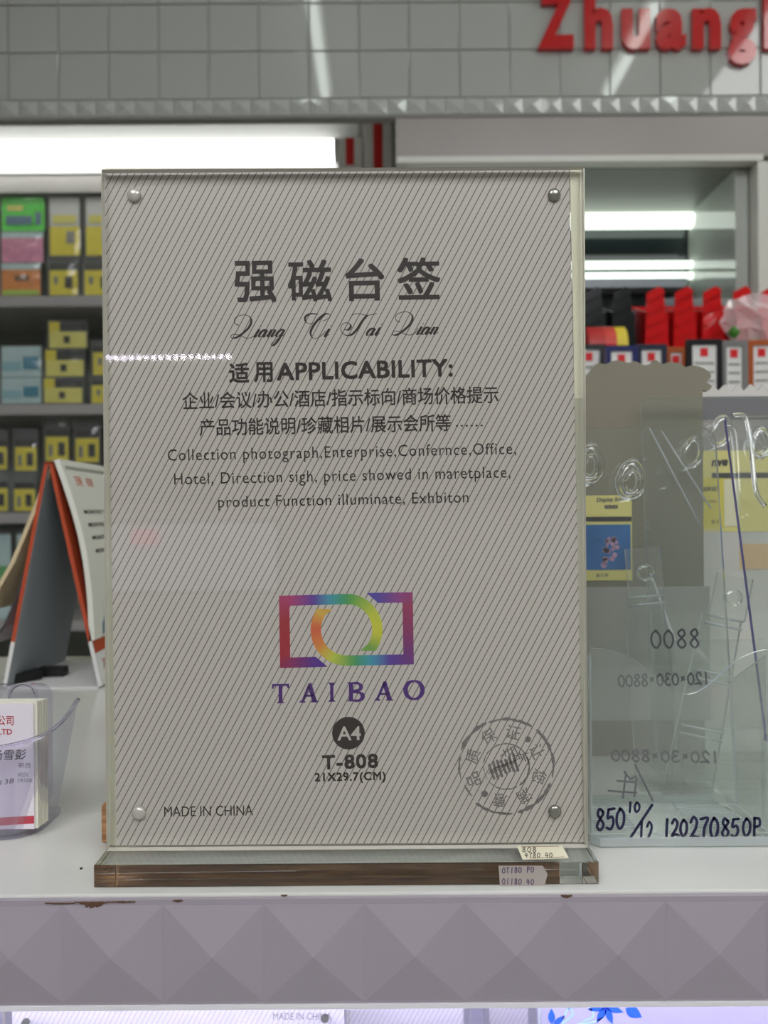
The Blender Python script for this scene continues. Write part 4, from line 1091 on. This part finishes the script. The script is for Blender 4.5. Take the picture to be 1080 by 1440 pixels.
mb = MB(); mb.tube([P(*q, .409-.00012*(q[1]-585)) for q in smooth_path([(1030, 584), (1046, 584), (1052, 600), (1057, 640), (1063, 690), (1076, 712)], 4)], .0012, 8); mb.build('raised_bead', acrylic_solid, Ch, smooth=True)
Ce = lambda x, y: P(x, y, .3515)
mb = MB(); hand(mb, '0P', 1044, 1072, 1176, 26, 1.9, Fh, fill=.9); mb.build('handwriting', marker, Ah, fix=False)

# --- strip stands between
def strip_stand(base_px, top_px, wpx, y, lbl, nbar, hook):
    t = thing('strip_stand', lbl, 'stand', B(base_px[0], base_px[1], .0003), 'clear strip stands')
    a = P(*base_px, y); b = P(*top_px, y); d = (b-a).normalized(); sd = Vector((d.z, 0, -d.x)); W2 = wpx*y/F/2; th = Vector((0, .002, 0))
    c = [a-sd*W2*1.25, a+sd*W2*1.25, b+sd*W2, b-sd*W2]
    mb = MB(); mb.add(c+[v+th for v in c], [(0, 1, 2, 3), (7, 6, 5, 4)]); mb.add(c+[v+th for v in c], [(0, 4, 5, 1), (1, 5, 6, 2), (2, 6, 7, 3), (3, 7, 4, 0)], 1)
    mb.build('upright', [acrylic, acrylic_edge], t)
    for i in range(nbar):
        k = 1-(i*.31) if nbar > 1 else 1
        q = a+(b-a)*k; w_ = W2*(1+.25*(1-k))
        for off in (0, -.0045):
            p0 = q-sd*w_*.95+d*off-Vector((0, .003, 0)); p1 = q+sd*w_*.95+d*off-Vector((0, .003, 0))
            MB().tube([p0, p1], .0008, 6).build('cross_bar', acrylic_edge, t, smooth=True)
    # square hook plate on top
    q = [b-sd*W2*.9-Vector((0, .006, 0)), b+sd*W2*.9-Vector((0, .006, 0)), b+sd*W2*.9+d*hook-Vector((0, .006, 0)), b-sd*W2*.9+d*hook-Vector((0, .006, 0))]
    mb = MB(); mb.add(q+[v+Vector((0, .0015, 0)) for v in q], [(0, 1, 2, 3), (7, 6, 5, 4)]); mb.add(q+[v+Vector((0, .0015, 0)) for v in q], [(0, 4, 5, 1), (1, 5, 6, 2), (2, 6, 7, 3), (3, 7, 4, 0)], 1)
    mb.build('hook_plate', [acrylic, acrylic_edge], t)
    cc_ = b+d*hook*.5-Vector((0, .0075, 0)); MB().tube([(cc_.x+.0045*math.cos(u), cc_.y, cc_.z+.004*math.sin(u)) for u in [2*math.pi*j/14 for j in range(14)]], .0009, 6, closed=True).build('stud', acrylic_solid, t, smooth=True)
    zb = .0003; ab = a
    MB().box(ab.x-W2*1.3, ab.x+W2*1.3, y-.008, y+.012, .0003, max(.0030, ab.z-.0002)).build('foot', acrylic, t, bevel=.0005)
strip_stand((930, 1112), (905, 838), 54, .4415, 'upright narrow clear strip stand with a square hook plate', 1, .028)
strip_stand((966, 1118), (1016, 868), 56, .4300, 'slanting narrow clear strip stand with paired cross bars', 3, .024)

# --- torn-edged greige card and its labels
TY = .497
card = thing('scalloped_card', 'greige card with a ragged scalloped top edge behind the clear stands', 'card', (.15, TY, .0003))
top = [(700, 530), (760, 520), (812, 545), (826, 528), (834, 516), (842, 511), (852, 512), (860, 508), (872, 507), (884, 510), (893, 508), (905, 513), (914, 512), (922, 506), (931, 512), (942, 509), (955, 511), (964, 516), (972, 514), (985, 516), (996, 522), (1000, 530), (994, 537), (1001, 543), (995, 550), (988, 548)]
op = [(P(x, y, TY).x, P(x, y, TY).z) for x, y in smooth_path(top, 4)]
poly_ = [(op[0][0], .0005)]+op+[(op[-1][0], .0005)]
MB().prism(poly_, TY, TY+.003).build('card_board', mat('greige_card', (128, 124, 106), .6, noise=.05, nscale=10), card)
py_ = mat('label_yellow', (222, 212, 128), .5)
def lbl(par, x0, x1, y0, y1, d, m_, nm='label', th=.0003):
    a = P(x0, y0, d); b = P(x1, y1, d); return MB().box(a.x, b.x, d-th, d, b.z, a.z).build(nm, m_, par)
lbl(card, 796, 889, 697, 816, TY-.0002, py_); lbl(card, 796, 888, 727, 733, TY-.0006, blk, 'black_strip'); lbl(card, 796, 887, 738, 801, TY-.0006, mat('photo_blue', (24, 104, 168), .4, noise=.2, nscale=60), 'picture')
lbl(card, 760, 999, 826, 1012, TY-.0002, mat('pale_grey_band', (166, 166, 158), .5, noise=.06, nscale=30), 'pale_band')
T1 = lambda x, y: P(x, y, TY-.0011)
mb = MB(); put_text(mb, 'Display Stand', 839, 881, 706, 704, 6, T1, shear=.2, bold=.01); put_text(mb, 'SERIES', 850, 869, 715, 715, 5, T1, bold=.03); put_text(mb, '展示架', 838, 856, 812, 811, 5, T1, ref='国'); mb.build('lettering', mat('navy_print', (40, 46, 90), .5), card, fix=False)
mb = MB(); rg = random.Random(2)
for i in range(22):
    disc(mb, 857+rg.gauss(0, 4.5), 770+rg.gauss(0, 11), rg.uniform(2, 4.5), T1, 8)
mb.build('picture_figure', mat('flower_pinkish', (190, 150, 180), .5, noise=.4, nscale=200), card, fix=False)
# white zigzag card with yellow label
ZY = .56
zc_ = thing('zigzag_card', 'white card with a zigzag top edge and yellow label, right of the greige one', 'card', (.27, ZY, .0003))
zz = []
for i in range(14): zz += [(984+i*11, 549 if i % 2 else 538), (989+i*11, 543)]
zz = [(984+i*9, 550 if i % 2 else 540) for i in range(18)]
zp = [(P(x, y, ZY).x, P(x, y, ZY).z) for x, y in zz]
MB().prism([(zp[0][0], .0005)]+zp+[(zp[-1][0], .0005)], ZY, ZY+.003).build('card_board', mat('white_board2', (206, 204, 196), .5, noise=.08, nscale=12), zc_)
lbl(zc_, 984, 1100, 558, 590, ZY-.0002, mat('dusk_band', (110, 108, 112), .5), 'dark_band')
lbl(zc_, 984, 1100, 590, 633, ZY-.0002, mat('smoke_band', (150, 146, 140), .5, noise=.15, nscale=30), 'smoky_band')
lbl(zc_, 984, 1100, 634, 747, ZY-.0002, py_); lbl(zc_, 1001, 1100, 665, 672, ZY-.0006, blk, 'black_strip'); lbl(zc_, 1018, 1040, 675, 740, ZY-.0006, mat('label_cream', (226, 222, 186), .5), 'inset'); 
lbl(zc_, 984, 1018, 672, 742, ZY-.0006, mat('strong_yellow', (220, 206, 70), .5), 'inset')
T2 = lambda x, y: P(x, y, ZY-.0011)
mb = MB(); put_text(mb, 'nve', 1000, 1023, 656, 655, 13, T2, shear=.25, bold=.05, ref='H'); put_text(mb, 'Stand', 1062, 1074, 646, 646, 5, T2, shear=.2); put_text(mb, 'SERIES', 986, 1012, 691, 690, 6, T2, bold=.03); put_text(mb, 'desk series', 986, 1008, 706, 707, 5, T2); put_text(mb, '架子', 1000, 1012, 737, 737, 6, T2, ref='国'); mb.build('lettering', ink, zc_, fix=False)
lbl(zc_, 1040, 1100, 765, 800, ZY-.0002, mat('pale_orange_label', (214, 180, 130), .5), 'label')

# ================================================================== LOWER SHELF
LZ = -.46
low = thing('lower_shelf', 'white lower display shelf beneath the studded edge', 'shelf', (0, .55, LZ-.02))
MB().box(TX0, TX1, .30, .86, LZ-.02, LZ).build('shelf_top', white_lam, low)
MB().box(TX0, TX1, .84, .86, LZ, -.0435).build('back_panel', mat('low_back', (214, 212, 226), .5), low)
MB().box(TX0-.02, TX0, .30, .86, ZF, -.0435).build('side_panel', white_lam, low); MB().box(TX1, TX1+.02, .30, .86, ZF, -.0435).build('side_panel', white_lam, low)
ll = thing('shelf_lamp', 'violet-white LED bar fixed under the foreground shelf', 'light', (0, .345, -.0435))
MB().box(-.5, .5, .352, .364, -.056, -.0436).build('lamp_bar', tube_mat('under_shelf_lit', (218, 214, 255), E_LOW), ll)
hm2 = hatch_mat('striped_paper_low', .00282, R(61.6), .00034, (226, 224, 232), (176, 170, 180))
def low_sign(x0p, x1p, ytop, y, lbl_, texts, screws):
    a = P(x0p, ytop, y); b = P(x1p, ytop, y)
    t = thing('acrylic_sign', lbl_, 'sign', ((a.x+b.x)/2, y, LZ))
    MB().box(a.x, b.x, y, y+.0003, LZ+.02, a.z-.0012).build('printed_sheet', hm2, t)
    mb = MB(); mb.box(a.x-.004, b.x+.004, y-.004, y-.0006, LZ+.010, a.z); mb.m = [1 if f in (0, 1, 4, 5) else 0 for f in range(6)]; mb.build('front_plate', [front_clear, frost_edge], t)
    MB().box(a.x-.004, b.x+.004, y-.012, y+.03, LZ+.0003, LZ+.0098).build('base_slab', acrylic, t)
    for (s, xa, xb, yb, h) in texts:
        mb = MB(); put_text(mb, s, xa, xb, yb, yb, h, lambda x, yy: P(x, yy, y-.0002)); mb.build('lettering', gry, t, fix=False)
    for sx, sy in screws:
        c = P(sx, sy, y-.0045); MB().tube([(c.x, y-.0045, c.z), (c.x, y-.006, c.z)], 5.5*y/F, 16).build('magnet', mg, t)
low_sign(17, 484, 1411, .470, 'striped acrylic sign on the lower shelf, left, topped by small print', [('MADE IN CHINA', 384, 466, 1434, 9.5)], [(37, 1437), (457, 1431)])
low_sign(487, 652, 1402, .500, 'striped acrylic sign on the lower shelf, second from the left', [('MADE IN CHINA', 489, 540, 1406.5, 6)], [])
low_sign(688, 742, 1400, .530, 'narrow striped acrylic sign on the lower shelf, left of the flowered panel', [], [])
# flowered panel
y = .44
a = P(758, 1408, y); b = P(1120, 1400, y)
fp_ = thing('flowered_panel', 'white panel with blue flower print under the right of the shelf', 'panel', ((a.x+b.x)/2, y, LZ))
MB().box(a.x, b.x, y, y+.002, LZ+.0003, a.z).build('panel_sheet', mat('panel_white', (160, 157, 170), .35, coat=.3), fp_)
mb = MB(); mb.tube([(a.x, y-.001, a.z), (b.x, y-.001, a.z)], .0012, 6); mb.tube([(a.x, y-.001, a.z), (a.x, y-.001, a.z-.06)], .0012, 6); mb.build('panel_rim', acrylic_edge, fp_)
bl1 = mat('flower_blue', (40, 90, 214), .4); bl2 = mat('flower_pale_blue', (150, 190, 240), .4)
N = lambda x, yy: P(x, yy, y-.0002)
def petal(mb, cx, cy, an, L, w):
    pts = []
    for i in range(9):
        t = i/8; pts.append((t*L, w*math.sin(math.pi*t**.8)))
    pts += [(p[0], -p[1]) for p in pts[-2:0:-1]]
    poly(mb, [(cx+p*math.cos(an)-q*math.sin(an), cy+p*math.sin(an)+q*math.cos(an)) for p, q in pts], N)
mb = MB()
for k in range(7): petal(mb, 852, 1416, k*2*math.pi/7+.3, 26, 5)
petal(mb, 880, 1418, .5, 26, 8); petal(mb, 776, 1440, -1.6, 22, 5); petal(mb, 778, 1442, -.7, 22, 4)
mb.build('flower_print', bl1, fp_, fix=False)
mb = MB()
for q in ([(790, 1437), (800, 1418), (822, 1412), (835, 1428), (820, 1436)], [(770, 1414), (790, 1412), (806, 1425), (790, 1440)], [(868, 1412), (895, 1406), (905, 1410)], [(812, 1440), (835, 1437), (850, 1430)]):
    ribbon(mb, smooth_path(q, 6), 1.3, N)
mb.build('scroll_print', bl2, fp_, fix=False)
mb = MB(); disc(mb, 852, 1416, 4, lambda x, yy: P(x, yy, y-.0004), 12); mb.build('flower_centre', mat('deep_blue', (16, 40, 150), .4), fp_, fix=False)
